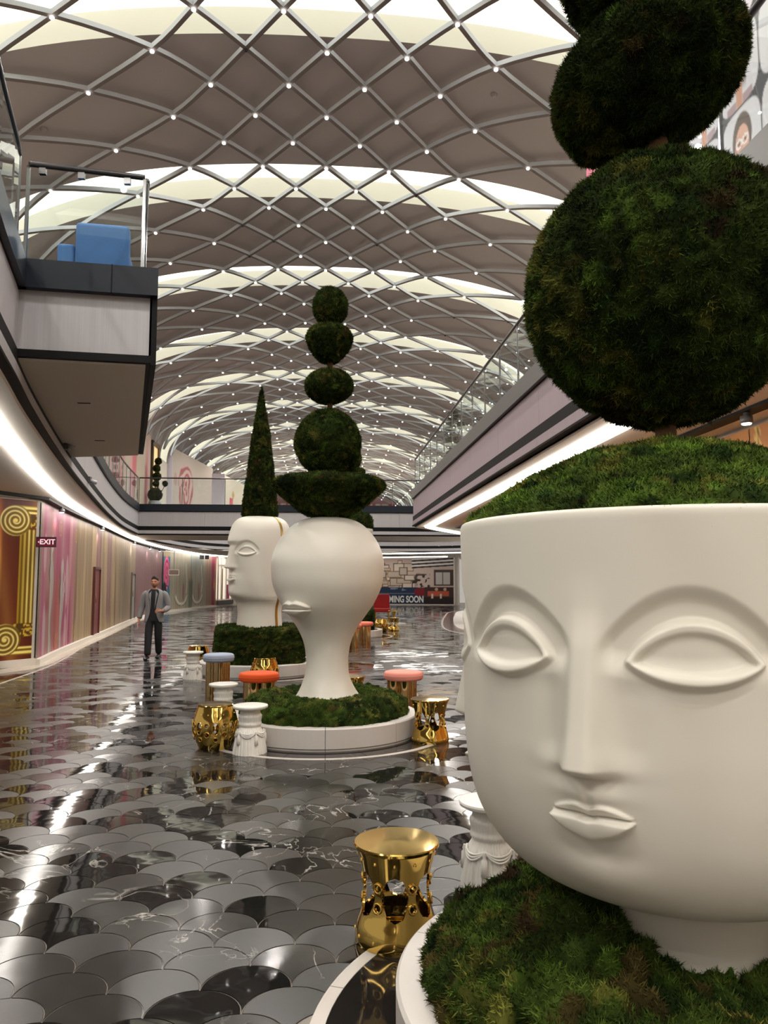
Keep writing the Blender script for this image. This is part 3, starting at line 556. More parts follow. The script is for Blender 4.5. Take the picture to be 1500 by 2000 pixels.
# projecting balcony on the left
BALF = [(-2.85, 7.08), (-1.66, 7.28), (-2.97, 12.5), (-4.12, 12.9)]
BA = tag(empty('floor_balcony'), 'small wedge balcony projecting from the left gallery', kind='structure')
def off_poly(d):
    a, b, c_, e = [np.array(p) for p in BALF]; return [tuple(a+np.array([-.5, -d])), tuple(b+np.array([d*1.1, -d])), tuple(c_+np.array([d, .1])), tuple(e+np.array([-.5, .1])), (-3.9, 8)]
MB().prism(off_poly(.07), ZF-.27, ZF).build('fascia', FASC, BA)
MB().box((-2.005, 7.155, ZF-.27), (-1.997, 7.30, ZF+.001)).build('joint', BLACK, BA)
MB().prism(off_poly(-.01), ZP+.03, ZF-.27).build('fascia_panel', PANEL, BA)
MB().prism(off_poly(.02), ZP-.04, ZP+.03).build('trim_line', BLACK, BA)
MB().prism(off_poly(-.04), ZP-.06, ZP-.04).build('soffit', SOFF, BA)
mb = MB(); b_, c_ = np.array(BALF[1]), np.array(BALF[2]); mb.prism([tuple(b_+(.015, -.02)), tuple(b_+(.065, -.02)), tuple(c_+(.065, 0)), tuple(c_+(.015, 0))], ZP-.06, ZF-.27); mb.build('side_panel', BLACK, BA)
for (x, y) in ((-2.75, 8.9), (-3.25, 11.3)): MB().box((x-.07, y-.015, ZP-.065), (x+.07, y+.015, ZP-.058)).build('vent_slot', BLACK, BA)

# glass balustrades
def balustrade(name, poly, label, n, inset=.0, tops=1.0, post=True, group='glass balustrades of the upper gallery', glass=GLASS):
    D = thing(name, label, 'railing', group=group); d = along(poly); L_ = d[-1]
    MB().tube([(p[0], p[1], ZF+tops+.02) for p in wpt(poly, d, np.linspace(0, L_, 40))], .028, 8).build('handrail', DARKST, D)
    for i in range(n):
        ss = np.linspace(L_*i/n+.015, L_*(i+1)/n-.015, 5); MB().strip(wpt(poly, d, ss), [(-.007, ZF), (.007, ZF), (.007, ZF+tops-.04), (-.007, ZF+tops-.04)]).build('glass_pane', glass, D)
    for i in range(n+1):
        p = wpt(poly, d, L_*i/n); MB().box((p[0]-.014, p[1]-.014, ZF), (p[0]+.014, p[1]+.014, ZF+tops)).build('post', STEEL, D)
    return D
ELi = EL+np.array([-.04, 0])
nearL = ELi[(ELi[:, 1] > -2) & (ELi[:, 1] < 7.0)]; farL = ELi[(ELi[:, 1] > 12.8)]
balustrade('glass_railing', np.vstack([nearL, [(-2.86, 7.1)]]), 'glass balustrade along the near left gallery before the balcony', 6)
balustrade('glass_railing', farL, 'curved glass balustrade along the left gallery beyond the balcony', 16)
balustrade('glass_railing', np.array([(2.98, -2.), (2.98, 12), (2.98, 24.85)]), 'straight glass balustrade along the right gallery', 22)
balustrade('glass_railing', np.array([(-7.1, 30.05), (0, 30.05), (7.6, 30.05)]), 'glass balustrade on the footbridge across the mall', 9)
bal = balustrade('glass_railing', np.array([(-2.80, 7.17), (-1.765, 7.34)]), 'framed glass front of the small left balcony', 1, tops=.94)
for t in (.12, .45, .85):
    x, y = -2.80+t*1.03, 7.17+t*.17; MB().box((x-.03, y-.02, ZF+.87), (x+.03, y+.02, ZF+.93)).build('clamp', STEEL, bal)
balustrade('glass_railing', np.array([(-1.76, 7.40), (-2.97, 12.3)]), 'glass side of the small left balcony', 4, tops=.94)

# armchair on the balcony
AC = thing('armchair', 'blue upholstered armchair behind the balcony glass', 'chair', (-2.36, 8.1, ZF), .12)
def rbox(a, b, r=.04, seg=3):
    bm = bmesh.new(); bmesh.ops.create_cube(bm, size=1)
    for v in bm.verts: v.co = Vector(((a[0]+b[0])/2+v.co.x*(b[0]-a[0]), (a[1]+b[1])/2+v.co.y*(b[1]-a[1]), (a[2]+b[2])/2+v.co.z*(b[2]-a[2])))
    bmesh.ops.bevel(bm, geom=bm.edges[:], offset=r, segments=seg, affect='EDGES', profile=.6)
    me = bpy.data.meshes.new('m'); bm.to_mesh(me); bm.free()
    for p in me.polygons: p.use_smooth = True
    return me
def rb(name, a, b, m, parent, r=.04): me = rbox(a, b, r); me.name = name; return link(name, me, parent, m)
rb('backrest', (-.27, -.09, .25), (.27, .09, .80), BLUEF, AC, .05); rb('seat', (-.27, .02, .16), (.27, .62, .42), BLUEF, AC); rb('armrest', (-.46, -.02, .14), (-.28, .6, .58), BLUEF, AC); rb('armrest', (.14, .05, .3), (.26, .55, .56), BLUEF, AC)
for x, y in ((-.4, .05), (.2, .05), (-.4, .5), (.18, .45)): MB().lathe([(.02, 0), (.025, .15)], 8, (x, y, 0)).build('leg', DARKST, AC)

# ------------------------------------------------------------------ upper floor hoardings
def drips(u, v):
    x = u*13; z = v*4; c = np.ones(u.shape+(3,))*s2l((196, 184, 166)); c = blend(c, S((n2(x*1.3, z*.12, 81)-.48)/.12), (206, 112, 124)); c = blend(c, S((n2(x*3, z*.2, 82)-.6)/.1), (226, 170, 172)); c = blend(c, S((n2(x*2, z*.3, 83)-.66)/.1)*.8, (166, 152, 134)); return c*.72
tag(painted('wall_upper_mural', lambda u, v: np.stack([np.full_like(u, -7.74), 21.5+13.2*u, ZF+v*4.3], -1), 130, 40, drips), 'upper gallery wall print with pink paint drips left of the bridge', kind='structure')
def rose(u, v):
    x = u*8; z = v*3.9; c = np.ones(u.shape+(3,))*s2l((214, 200, 188)); r_ = np.hypot((x-2.4)/1.5, (z-2.0)/1.5); a_ = np.arctan2(z-2.0, x-2.4); md = S((1-r_)/.15)
    pet = np.sin(r_*17+2*np.sin(a_*2.5+r_*4)); c = blend(c, md*.8, (226, 190, 182)); c = blend(c, md*S(pet/.5), (178, 96, 98)); c = blend(c, S((.35-r_)/.1)*S(pet/.4), (176, 70, 80))
    c = blend(c, sd_ell(x, z, .5, 2.3, .3, .35, .3)*.6, (196, 140, 140)); c = blend(c, S((n2(x*1.4, z*.3, 88)-.5)/.2)*S((1.1-z)/.5)*.6, (150, 190, 190)); return c*.70
def mint(u, v):
    x = u*5; z = v*3.4; c = np.ones(u.shape+(3,))*s2l((218, 208, 192)); c = blend(c, S((1.2-z)/.5)*.7, (170, 212, 200)); c = blend(c, S((.32-np.abs(x-1.2))/.05)*S((2.2-z)/.05)*S((z-.6)/.05), (198, 84, 104)); c = blend(c, S((.3-np.abs(x-1.7))/.05)*S((1.0-z)/.05), (220, 150, 146)); c = blend(c, S((.35-np.abs(x-1.5)*1.2-np.abs(z-2.4))/.1), (190, 160, 80)); return c*.72
HB = tag(empty('wall_upper_far'), 'upper gallery hoardings beyond the bridge with rose and mint prints', kind='structure')
lav = mat('lavender_panel', rgb(206, 200, 214), .5)
MB().box((-8.15, 38.9, ZF), (-7.58, 39.05, 8.45)).build('end_panel', lav, HB)
painted('hoarding_panel', lambda u, v: np.stack([-7.58+.95*u, 38.95+7.2*u, ZF+v*3.75], -1), 90, 60, rose, HB)
MB().prism([(-7.6, 39.0), (-6.65, 46.2), (-6.9, 46.2), (-7.9, 39.0)], ZF, ZF+3.74).build('backing', lav, HB)
MB().box((-6.7, 46.0, ZF), (-5.9, 46.15, 8.1)).build('end_panel', lav, HB)
painted('hoarding_panel', lambda u, v: np.stack([-5.9+.95*u, 46.05+6.2*u, ZF+v*3.35], -1), 60, 44, mint, HB)
# doorway strip between drips and rose
DW = tag(empty('door_3', (-7.7, 35.6, ZF)), 'amber lit doorway on the upper gallery beside the pink drips', kind='structure')
MB().box((-.12, -.5, 0), (-.05, .55, 3.2)).build('door_leaf', mat('amber_light_doorway', rgb(230, 196, 130), .5, emit=(1, .74, .38, 1), es=.35), DW)
f = MB(); f.box((-.1, -.7, 0), (.02, -.5, 3.4)); f.box((-.1, .55, 0), (.02, .75, 3.4)); f.box((-.1, -.5, 3.2), (.02, .55, 3.4)); f.build('door_frame', mat('bronze_frame', rgb(92, 72, 48), .4, .5), DW)
# far end upper wall
def stripes(u, v):
    x = u*16; z = v*3.2; c = np.ones(u.shape+(3,))*s2l((216, 196, 190)); c = blend(c, S((n2(x*4.5, z*.15, 91)-.45)/.08), (176, 70, 96)); c = blend(c, S((n2(x*6, z*.15, 92)-.6)/.08), (222, 150, 160)); c = blend(c, S((x-14.2)/.1)*S((z-1.2)/.1), (206, 50, 84)); return c
tag(painted('wall_end_upper', lambda u, v: np.stack([-7.8+16*u, np.full_like(u, 74.5), ZF+v*4.6], -1), 150, 24, stripes), 'far end wall of the upper level striped in pinks', kind='structure')
mb = MB(); xs, zs = vault_arc(-.5, 30); tag(mb.add([(x, 75.0, z) for x, z in zip(xs, zs)]+[(-VA-.5, 75.0, 3), (VA+.5, 75.0, 3)], [tuple(range(33))]).build('wall_end', mat('rose_end_wall', rgb(176, 132, 140), .6)), 'rose painted end gable of the vault', kind='structure')

# billboard of faces on the right upper gallery
def faces(u, v):
    y = u*7.4; z = v*5.4; c = np.ones(u.shape+(3,))*s2l((222, 220, 226)); cw, ch = .70, .86; rot = 0
    iy = np.floor(y/cw); iz = np.floor(z/ch); fy = y/cw-iy-.5; fz = z/ch-iz-.5; hsh = _hash(iy, iz, iy*0, 4)
    
    big = S((y-5.0)/.05)*S((2.6-z)/.05)
    tn = [(226, 172, 150), (206, 150, 124), (234, 190, 170)]; fx = fy-.06*(hsh-.5)
    c = blend(c, sd_ell(fx, fz, 0, .10, .24, .32, .1), (92, 74, 66)); c = blend(c, S((.20-np.abs(fx))/.03)*S((.02-fz)/.05)*S((fz+.35)/.2)*(hsh > .45), (100, 78, 68))
    c = blend(c, S((.085-np.abs(fx))/.02)*S((-.12-fz)/.02)*S((fz+.5)/.03), tn[1]); c = blend(c, sd_ell(fx, fz, 0, .03, .17, .24, .1), tn[0]); c = blend(c, sd_ell(fx, fz, .08, .0, .08, .17, .5)*.6, tn[1])
    for sx in (-.075, .075):
        rr_ = np.hypot((fx-sx)/.07, (fz-.06)/.05); c = blend(c, S((.3-np.abs(rr_-1))/.12), (246, 244, 246)); c = blend(c, S((.45-rr_)/.2), (70, 52, 48))
    c = blend(c, sd_ell(fx, fz, 0, -.10, .06, .022, .3), (176, 84, 84)); c = blend(c, S((.012-np.abs(fx-.015))/.01)*S((.04-fz)/.02)*S((fz+.04)/.02)*.6, (170, 110, 92))
    c = blend(c, S((.34-np.abs(fx))/.04)*S((-.36-fz)/.03)*S((np.abs(fx)-.07)/.03), (176, 150, 156)); c = blend(c, S(((np.abs(fy)**4+np.abs(fz)**4)**.25-.475)/.02), (66, 64, 70))
    # a tall pink detail at the far end
    c = blend(c, S((y-6.0)/.04), (206, 170, 160)); c = blend(c, S((y-6.0)/.04)*S(np.sin(z*3+y*4)/.4), (226, 150, 150)); c = blend(c, S((y-6.9)/.04), (226, 110, 140))
    return c
BB = thing('billboard', 'tall printed hoarding of portrait faces in white glasses above the right gallery', 'billboard')
for i in range(3):
    u0, u1 = i/3+.001, (i+1)/3-.001
    painted('printed_panel', lambda u, v, u0=u0, u1=u1: np.stack([np.full_like(u, 3.98), 3.6+(u0+u*(u1-u0))*7.4, ZF+v*5.0], -1), 150, 280, lambda u, v, u0=u0, u1=u1: faces(u0+u*(u1-u0), v), BB)
MB().box((4.0, 3.58, ZF), (4.2, 11.02, ZF+5.02)).build('backing', BASEW, BB)

# ------------------------------------------------------------------ exit signs
def exit_sign(loc, rz, sc_, face_c, txt_c, label, arrow=True):
    t = thing('exit_sign', label, 'sign', loc, rz); fm = mat('exit_face', face_c, .4); tm = mat('exit_letters', txt_c, .4, emit=txt_c, es=.4 if arrow else 0)
    MB().box((-.40*sc_, -.03, -.2*sc_), (.40*sc_, .03, .2*sc_)).build('sign_plate', fm, t)
    f = MB(); f.box((-.44*sc_, -.04, .2*sc_), (.44*sc_, .04, .24*sc_)); f.box((-.44*sc_, -.04, -.24*sc_), (.44*sc_, .04, -.2*sc_)); f.box((-.44*sc_, -.04, -.2*sc_), (-.4*sc_, .04, .2*sc_)); f.box((.4*sc_, -.04, -.2*sc_), (.44*sc_, .04, .2*sc_)); f.build('frame', mat('exit_frame', rgb(70, 30, 44) if arrow else rgb(226, 220, 212), .4), t)
    c = bpy.data.curves.new('lettering', 'FONT'); c.body = 'EXIT'; c.size = .335*sc_; c.extrude = .003; c.offset = .008*sc_; c.align_x = 'CENTER'; c.align_y = 'CENTER'; 
    o = text_mesh(c, tm, t); o.location = (.06*sc_ if arrow else 0, -.034, -.0); o.rotation_euler = (pi/2, 0, 0)
    if arrow: MB().add([(-.37*sc_, -.034, 0), (-.30*sc_, -.034, .05*sc_), (-.30*sc_, -.034, -.05*sc_)], [(0, 1, 2)]).build('arrow', tm, t)
    MB().tube([(-.16, .02, 0), (-.225, .37, 0)], .012, 8).build('bracket', DARKST, t) if arrow else MB().box((-.01, -.01, .24*sc_), (.01, .01, ZC-loc[2])).build('hanger', DARKST, t)
exit_sign((-5.62, 16.1, 2.50), math.radians(8), .43, rgb(126, 22, 52), rgb(244, 214, 224), 'red exit sign with white letters and arrow beside the gold column')
exit_sign((-8.08, 42.5, 2.2), math.radians(8), .62, rgb(110, 100, 90), rgb(150, 110, 100), 'small white framed exit sign beyond the walking man', False)
HS = thing('hanging_sign', 'small dark twin sign hanging from the far left ceiling', 'sign', (-7.3, 48.0, 3.2)); MB().box((-.28, -.03, -.13), (-.02, .03, .13)).build('sign_plate', DARKST, HS); MB().box((.03, -.03, -.13), (.28, .03, .13)).build('sign_plate', DARKST, HS); MB().box((-.01, -.01, .1), (.01, .01, .26)).build('hanger', DARKST, HS)
# ------------------------------------------------------------------ FLOOR
R_T = .191
FLOOR = tag(empty('floor'), 'polished and honed dark marble floor of fish-scale tiles', kind='structure')
BASE = marble('floor_grout', rgb(118, 110, 102), .3)
mb = MB(); mb.box((-12, -12, -.08), (12, 62, -.0035)); mb.build('screed', BASE, FLOOR)
T_M = [marble('honed_grey_marble', rgb(46, 45, 43), .26, vw=.007), marble('polished_black_marble', rgb(28, 27, 26), .035, vw=.012), marble('polished_dark_grey_marble', rgb(52, 50, 48), .13, vw=.012), marble('honed_pale_marble', rgb(58, 56, 53), .28, vw=.007)]
def tile_poly(seg, g=.985):
    r = R_T; P = []
    for k in range(2*seg+1): a = pi*k/(2*seg); P.append((r*math.cos(a), r*math.sin(a)))
    for k in range(1, seg+1): a = pi/2*k/seg; P.append((-r+r*math.sin(a), -r+r*math.cos(a)))
    for k in range(1, seg): a = pi/2*k/seg; P.append((r-r*math.cos(a), -r+r*math.sin(a)))
    return [(x*g, (y+.05)*g-.05) for x, y in P]
PLANT = [((1.32, 2.88), 1.047, 1.385), ((.03, 8.93), 1.05, 1.385), ((-1.2, 14.8), 1.1, 1.42), ((.75, 24.2), 1.1, 1.42)]
BL = catmull([(-5.0, -12), (-5.2, 4), (-5.36, 12), (-5.40, 14), (-5.55, 16.6), (-6.2, 20.6), (-7.02, 25.4), (-7.6, 30), (-7.95, 34), (-8.05, 41), (-7.5, 48), (-6.4, 53.5), (-4.2, 56.3), (0, 57), (4, 56.9), (9, 54)], 8)
_ymax = 57
def left_x(y): return float(np.interp(y, BL[:112, 1], BL[:112, 0]))
def ctone(x, y, rg):
    q = rg.random(); n_ = float(fbm(np.array([x*.9+3, y*.9, .5]), 5, 2)); light = .5+.35*(n_-.5)*2+.1*math.sin((x*.7+y*1.1)*1.7)
    light += .10*S((-x-1)/4) if x < -1 else -.08*(y < 6)
    if q < light*.62: return 0
    if q < light*.85: return 3
    return 1 if rg.random() < .62 else 2
tiles = []; rg = random.Random(11)
for j in range(int(1.4/R_T), int(57/R_T)):
    y = j*R_T-.009
    for i in range(-24, 30):
        x = i*2*R_T+(R_T if j % 2 else 0)+.07
        lx = left_x(y)
        if x < lx+.1 or x > (4.55 if y < 25 else 9.0): continue
        if y > 53 and (x < -4 or y > 56.2-.25*max(0, x-4)): continue
        if any(math.hypot(x-c[0], y-c[1]) < ro-.12 for c, rc, ro in PLANT): continue
        if 25 < y < 47 and x > np.interp(y, [24.9, 26.5, 28.5, 32.4, 37.5, 43.3, 47], [4.62, 4.36, 4.42, 4.98, 5.9, 7.2, 9.6])-.05: continue
        tiles.append((x, y, ctone(x, y, rg)))
def inview(x, y):
    q = Vector((x, y, -CAM_Z)); d = q.dot(_f)
    if d < .2: return False
    u_ = 750+1500*q.dot(_r)/d; v_ = 1000-1500*q.dot(_u)/d; 
    if not (-60 < u_ < 1560 and v_ < 2080): return False
    if u_ > 930 and v_ > 1250: return False
    if u_ > 720 and v_ > 1870: return False
    return True
vis = [t for t in tiles if inview(t[0], t[1])]; vis.sort(key=lambda t: t[1]); near = set((round(t[0], 3), round(t[1], 3)) for t in vis[:300])
pp = tile_poly(10); tmesh = []
for m_ in T_M:
    b_ = MB(); n = len(pp); pin = [(x*.985, (y+.05)*.985-.05) for x, y in pp]
    vs = [(x, y, 0) for x, y in pin]+[(x, y, -.002) for x, y in pp]+[(x, y, -.006) for x, y in pp]
    b_.add(vs, [tuple(range(n))]+[(i+n, (i+1) % n+n, (i+1) % n, i) for i in range(n)]+[(i+2*n, (i+1) % n+2*n, (i+1) % n+n, i+n) for i in range(n)])
    me = b_.mesh('floor_tile'); me.materials.append(m_); tmesh.append(me)
far_b = [MB() for _ in T_M]; pf4 = tile_poly(4, .99); pf2 = tile_poly(3, .995)
for x, y, k in tiles:
    ax, ay = rg.gauss(0, .0011), rg.gauss(0, .0011)
    if (round(x, 3), round(y, 3)) in near:
        o = link('floor_tile', tmesh[k], FLOOR); o.location = (x, y, 0); o.rotation_euler = (ay, ax, 0)
    else:
        P = pf4 if y < 14 else pf2; far_b[k].add([(x+a, y+b, a*ax+b*ay) for a, b in P], [tuple(range(len(P)))])
_all = MB()
for k, b_ in enumerate(far_b): _all.v_off = 0; _all.add(b_.v, b_.f, k)
me = bpy.data.meshes.new('floor_tile'); me.from_pydata(_all.v, [], _all.f); me.polygons.foreach_set('material_index', _all.m); me.update()
tag(link('floor_tile', me, FLOOR, T_M), kind='stuff')
DARKM = marble('polished_black_border', rgb(34, 31, 29), .05, vw=.016)
# border along the left wall: white line, dark band, beige strip
bl_in = BL[BL[:, 1] > -11]
bd = MB(); bd.strip(BL, [(-.03, -.003), (.03, -.003), (.03, .001), (-.03, .001)]); bd.build('border_line', WHITEF, FLOOR)
bw = catmull([(-5.8, -12), (-6.6, 8), (-6.5, 13), (-6.0, 15.6), (-6.02, 17.2), (-6.55, 20.6), (-7.3, 26), (-7.95, 31.5), (-8.45, 37), (-8.7, 43), (-8.5, 47), (-7.8, 52)], 8)
b1 = [tuple(p) for p in BL[:104]]; poly = b1+[tuple(p) for p in bw[::-1]]
# dark border slabs between line and beige strip
nB = 26
for i in range(nB):
    t0, t1 = i/nB, (i+1)/nB; a0 = BL[int(t0*100)]; a1 = BL[int(t1*100)]; k0, k1 = t0*(len(bw)-1), t1*(len(bw)-1)
    q0 = bw[int(round(k0))]; q1 = bw[int(round(k1))]; g = .004
    MB().prism([(a0[0]-.03, a0[1]+g), (a1[0]-.03, a1[1]-g), (q1[0], q1[1]-g), (q0[0], q0[1]+g)], -.004, 0.0).build('border_slab', DARKM, FLOOR)
ww = np.concatenate([[(-9.5, 13.0), (-7.6, 14.0)], WL[::2]]); bi = MB()
bs = MB(); bs.strip(np.concatenate([[(-7.4, 12.2), (-6.45, 14.5), (-5.9, 15.7)], WL[2::2]+np.array([.06, -.2])]), [(-.28, -.003), (.3, -.003), (.3, .003), (-.28, .003)]); bs.build('border_strip', BEIGEF, FLOOR)
# rings round the planters
def ring_seg(c, r0, r1, a0, a1, z0, z1, name, m, parent, n=10):
    A = np.linspace(a0, a1, n); P = [(c[0]+r0*math.cos(a), c[1]+r0*math.sin(a)) for a in A]+[(c[0]+r1*math.cos(a), c[1]+r1*math.sin(a)) for a in A[::-1]]
    return MB().prism(P, z0, z1).build(name, m, parent)
for c, rc, ro in PLANT:
    for k in range(16): ring_seg(c, ro-.06, ro, k*pi/8+.002, (k+1)*pi/8-.002, -.003, .004, 'white_band', WHITEF, FLOOR, 8)
    for k in range(10): ring_seg(c, rc-.1, ro-.062, k*pi/5+.002, (k+1)*pi/5-.002, -.003, .003, 'dark_band', DARKM, FLOOR, 10)
# pale forecourt at right, beyond the big head
FC = catmull([(4.62, 24.9), (4.36, 26.5), (4.42, 28.5), (4.98, 32.4), (5.9, 37.5), (7.2, 43.3), (9.6, 47)], 6); dF = along(FC); ROSEB = mat('rose_band', rgb(96, 72, 68), .15)
for i in range(14):
    ss = np.linspace(dF[-1]*i/14+.003, dF[-1]*(i+1)/14-.003, 5); q = wpt(FC, dF, ss); MB().strip(q, [(-.07, -.003), (0, -.003), (0, .004), (-.07, .004)]).build('white_band', WHITEF, FLOOR); MB().strip(q, [(-.5, -.003), (-.073, -.003), (-.073, .003), (-.5, .003)]).build('dark_band', ROSEB, FLOOR)
_q = wpt(FC, dF, np.linspace(0, dF[-1], 40)); _t = np.gradient(_q, axis=0); _t /= np.linalg.norm(_t, axis=1)[:, None]; _q = _q+np.stack([_t[:, 1], -_t[:, 0]], 1)*.5
MB().prism([tuple(p) for p in _q]+[(11, 47), (11, 24.9)], -.003, .05).build('forecourt', CURBW, FLOOR)

# ------------------------------------------------------------------ MOSS
def worley(P, s):
    P = np.asarray(P, float); i = np.floor(P); f = P-i; best = np.full(P.shape[:-1], 9.); hid = np.zeros(P.shape[:-1])
    for a in (-1, 0, 1):
        for b in (-1, 0, 1):
            for c in (-1, 0, 1):
                x, y, z = i[..., 0]+a, i[..., 1]+b, i[..., 2]+c; h = _hash(x, y, z, s); h2 = (h*57.31) % 1; h3 = (h*913.7) % 1
                d = (a+h-f[..., 0])**2+(b+h2-f[..., 1])**2+(c+h3-f[..., 2])**2; m = d < best; best = np.where(m, d, best); hid = np.where(m, (h*331.9) % 1, hid)
    return np.sqrt(best), hid
PAL = np.array([(.012, .024, .005), (.026, .043, .008), (.036, .056, .009), (.046, .080, .011), (.080, .086, .016), (.110, .104, .022), (.056, .044, .013), (.034, .021, .010)])
def moss_cols(P, nrm_z, seed, dark=1.0, brown=.25, cf=9.):
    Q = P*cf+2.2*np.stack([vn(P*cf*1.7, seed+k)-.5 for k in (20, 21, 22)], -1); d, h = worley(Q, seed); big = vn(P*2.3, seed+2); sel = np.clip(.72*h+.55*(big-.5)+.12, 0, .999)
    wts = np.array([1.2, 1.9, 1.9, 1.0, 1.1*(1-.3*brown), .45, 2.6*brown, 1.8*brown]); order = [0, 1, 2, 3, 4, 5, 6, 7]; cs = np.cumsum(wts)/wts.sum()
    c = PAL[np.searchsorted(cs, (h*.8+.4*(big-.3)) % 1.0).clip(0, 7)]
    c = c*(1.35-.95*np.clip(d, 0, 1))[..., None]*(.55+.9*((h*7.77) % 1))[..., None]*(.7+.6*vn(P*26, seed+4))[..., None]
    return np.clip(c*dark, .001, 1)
def moss_blob(name, parent, surf, nu, nv, blades, blen=.028, bw=.006, amp=.03, freq=7., seed=0, loc=(0, 0, 0), rot=None, dark=1.0, brown=.25, vmin=0, vmax=1, wrap=True, cf=9.):
    """surf(u,v)->points (u around, v up). One mesh: lumpy body plus fine blades."""
    u, v = np.meshgrid(np.linspace(0, 1, nu, endpoint=not wrap), np.linspace(vmin, vmax, nv), indexing='ij'); e = 1e-3
    def nrm(u, v):
        a = surf(u+e, v)-surf(u-e, v); b = surf(u, np.minimum(v+e, 1))-surf(u, np.maximum(v-e, 0)); n = np.cross(a, b); return n/np.maximum(np.linalg.norm(n, axis=-1), 1e-9)[..., None]
    def disp(P): return (fbm(P*freq+seed*3.1, seed, 3)-.5)*1.4*amp+(vn(P*2.0+seed, seed+9)-.5)*amp*1.2+amp*1.1*(.62-worley(P*cf+2.2*np.stack([vn(P*cf*1.7, seed+k)-.5 for k in (20, 21, 22)], -1), seed)[0])
    P = surf(u, v); N = nrm(u, v); D = P+N*disp(P)[..., None]; n, m = P.shape[:2]
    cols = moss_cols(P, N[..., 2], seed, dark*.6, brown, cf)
    i, j = np.meshgrid(np.arange(n if wrap else n-1), np.arange(m-1), indexing='ij'); i2 = (i+1) % n
    f = np.stack([i*m+j, i2*m+j, i2*m+j+1, i*m+j+1], -1).reshape(-1, 4)
    rng = np.random.default_rng(seed+100)
    # area-weighted samples
    us, vs_ = rng.random(blades*4), vmin+(vmax-vmin)*rng.random(blades*4); ar = np.linalg.norm(np.cross(surf(us+e, vs_)-surf(us-e, vs_), surf(us, np.minimum(vs_+e, 1))-surf(us, np.maximum(vs_-e, 0))), axis=-1)
    keep = rng.random(len(us)) < ar/ar.max(); us, vs_ = us[keep][:blades], vs_[keep][:blades]
    p = surf(us, vs_); nn_ = nrm(us, vs_); p = p+nn_*(disp(p)-.004)[..., None]; K = len(p)
    t = np.cross(nn_, rng.normal(size=(K, 3))); t /= np.linalg.norm(t, axis=-1)[:, None]
    d = nn_+t*rng.uniform(.4, 2.0, (K, 1))+np.array([0, 0, .15]); d /= np.linalg.norm(d, axis=-1)[:, None]
    sd = np.cross(d, rng.normal(size=(K, 3))); sd /= np.linalg.norm(sd, axis=-1)[:, None]; ln = blen*rng.uniform(.5, 1.35, (K, 1))
    tri = np.stack([p-sd*bw/2, p+sd*bw/2, p+d*ln], 1).reshape(-1, 3)
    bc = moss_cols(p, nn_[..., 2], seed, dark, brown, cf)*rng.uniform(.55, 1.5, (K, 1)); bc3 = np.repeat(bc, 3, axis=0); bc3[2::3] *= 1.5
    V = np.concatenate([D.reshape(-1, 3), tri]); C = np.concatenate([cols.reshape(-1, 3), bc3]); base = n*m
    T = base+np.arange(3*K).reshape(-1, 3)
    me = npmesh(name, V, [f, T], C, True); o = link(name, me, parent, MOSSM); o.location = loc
    if rot: o.rotation_euler = rot
    return o
def ell(rx, ry, rz, power=1.0):
    def f(u, v):
        a = 2*pi*u; t = pi*(v-.5); return np.stack([rx*np.cos(t)*np.cos(a), ry*np.cos(t)*np.sin(a), rz*np.sin(t)], -1)
    return f
def rev(prof):
    pr = np.array(prof, float); d = along(pr); d = d/d[-1]
    def f(u, v):
        r = np.interp(v, d, pr[:, 0]); z = np.interp(v, d, pr[:, 1]); a = 2*pi*u; return np.stack([r*np.cos(a), r*np.sin(a), z], -1)
    return f
def smoothprof(p, n=8): return catmull(p, n)
def trunk(parent, z0, z1, r, base=(0, 0)): return MB().tube([(base[0], base[1], z0), (base[0]+.004, base[1], (z0+z1)/2), (base[0], base[1], z1)], [r, r*.9, r], 12).build('trunk', BARK, parent)

# ------------------------------------------------------------------ PLANTERS
def planter(c, rc, label, h=.23, nseg=8, rot=0.):
    P = thing('round_planter', label, 'planter', (c[0], c[1], 0), rot, 'round white planters under the sculptures')
    for k in range(nseg):
        A = np.linspace(2*pi*k/nseg+.0025, 2*pi*(k+1)/nseg-.0025, 14); prof = [(rc-.14, .0), (rc-.012, .0), (rc-.012, .018), (rc, .03), (rc, h-.012), (rc-.012, h), (rc-.128, h), (rc-.14, h-.012)]
        b_ = MB(); vs = [(r*math.cos(a), r*math.sin(a), z) for a in A for r, z in prof]; n = len(prof)
        fs = [(i*n+q, i*n+(q+1) % n, (i+1)*n+(q+1) % n, (i+1)*n+q) for i in range(13) for q in range(n)]+[tuple(range(n))[::-1], tuple(range(13*n, 14*n))]
        b_.add(vs, fs).build('curb_stone', CURBW, P)
    return P
P1 = planter(PLANT[0][0], 1.047, 'nearest round white planter ringed with stone, full of moss under the big four-faced head', rot=.3)
P2 = planter(PLANT[1][0], 1.05, 'round white planter of moss under the bulbous white head with only lips', rot=-pi/2)
P3 = planter(PLANT[2][0], 1.1, 'round white planter with a clipped moss block under the split gold-seamed head')
P4 = planter(PLANT[3][0], 1.1, 'farthest round white planter, mostly hidden behind the bulbous head')
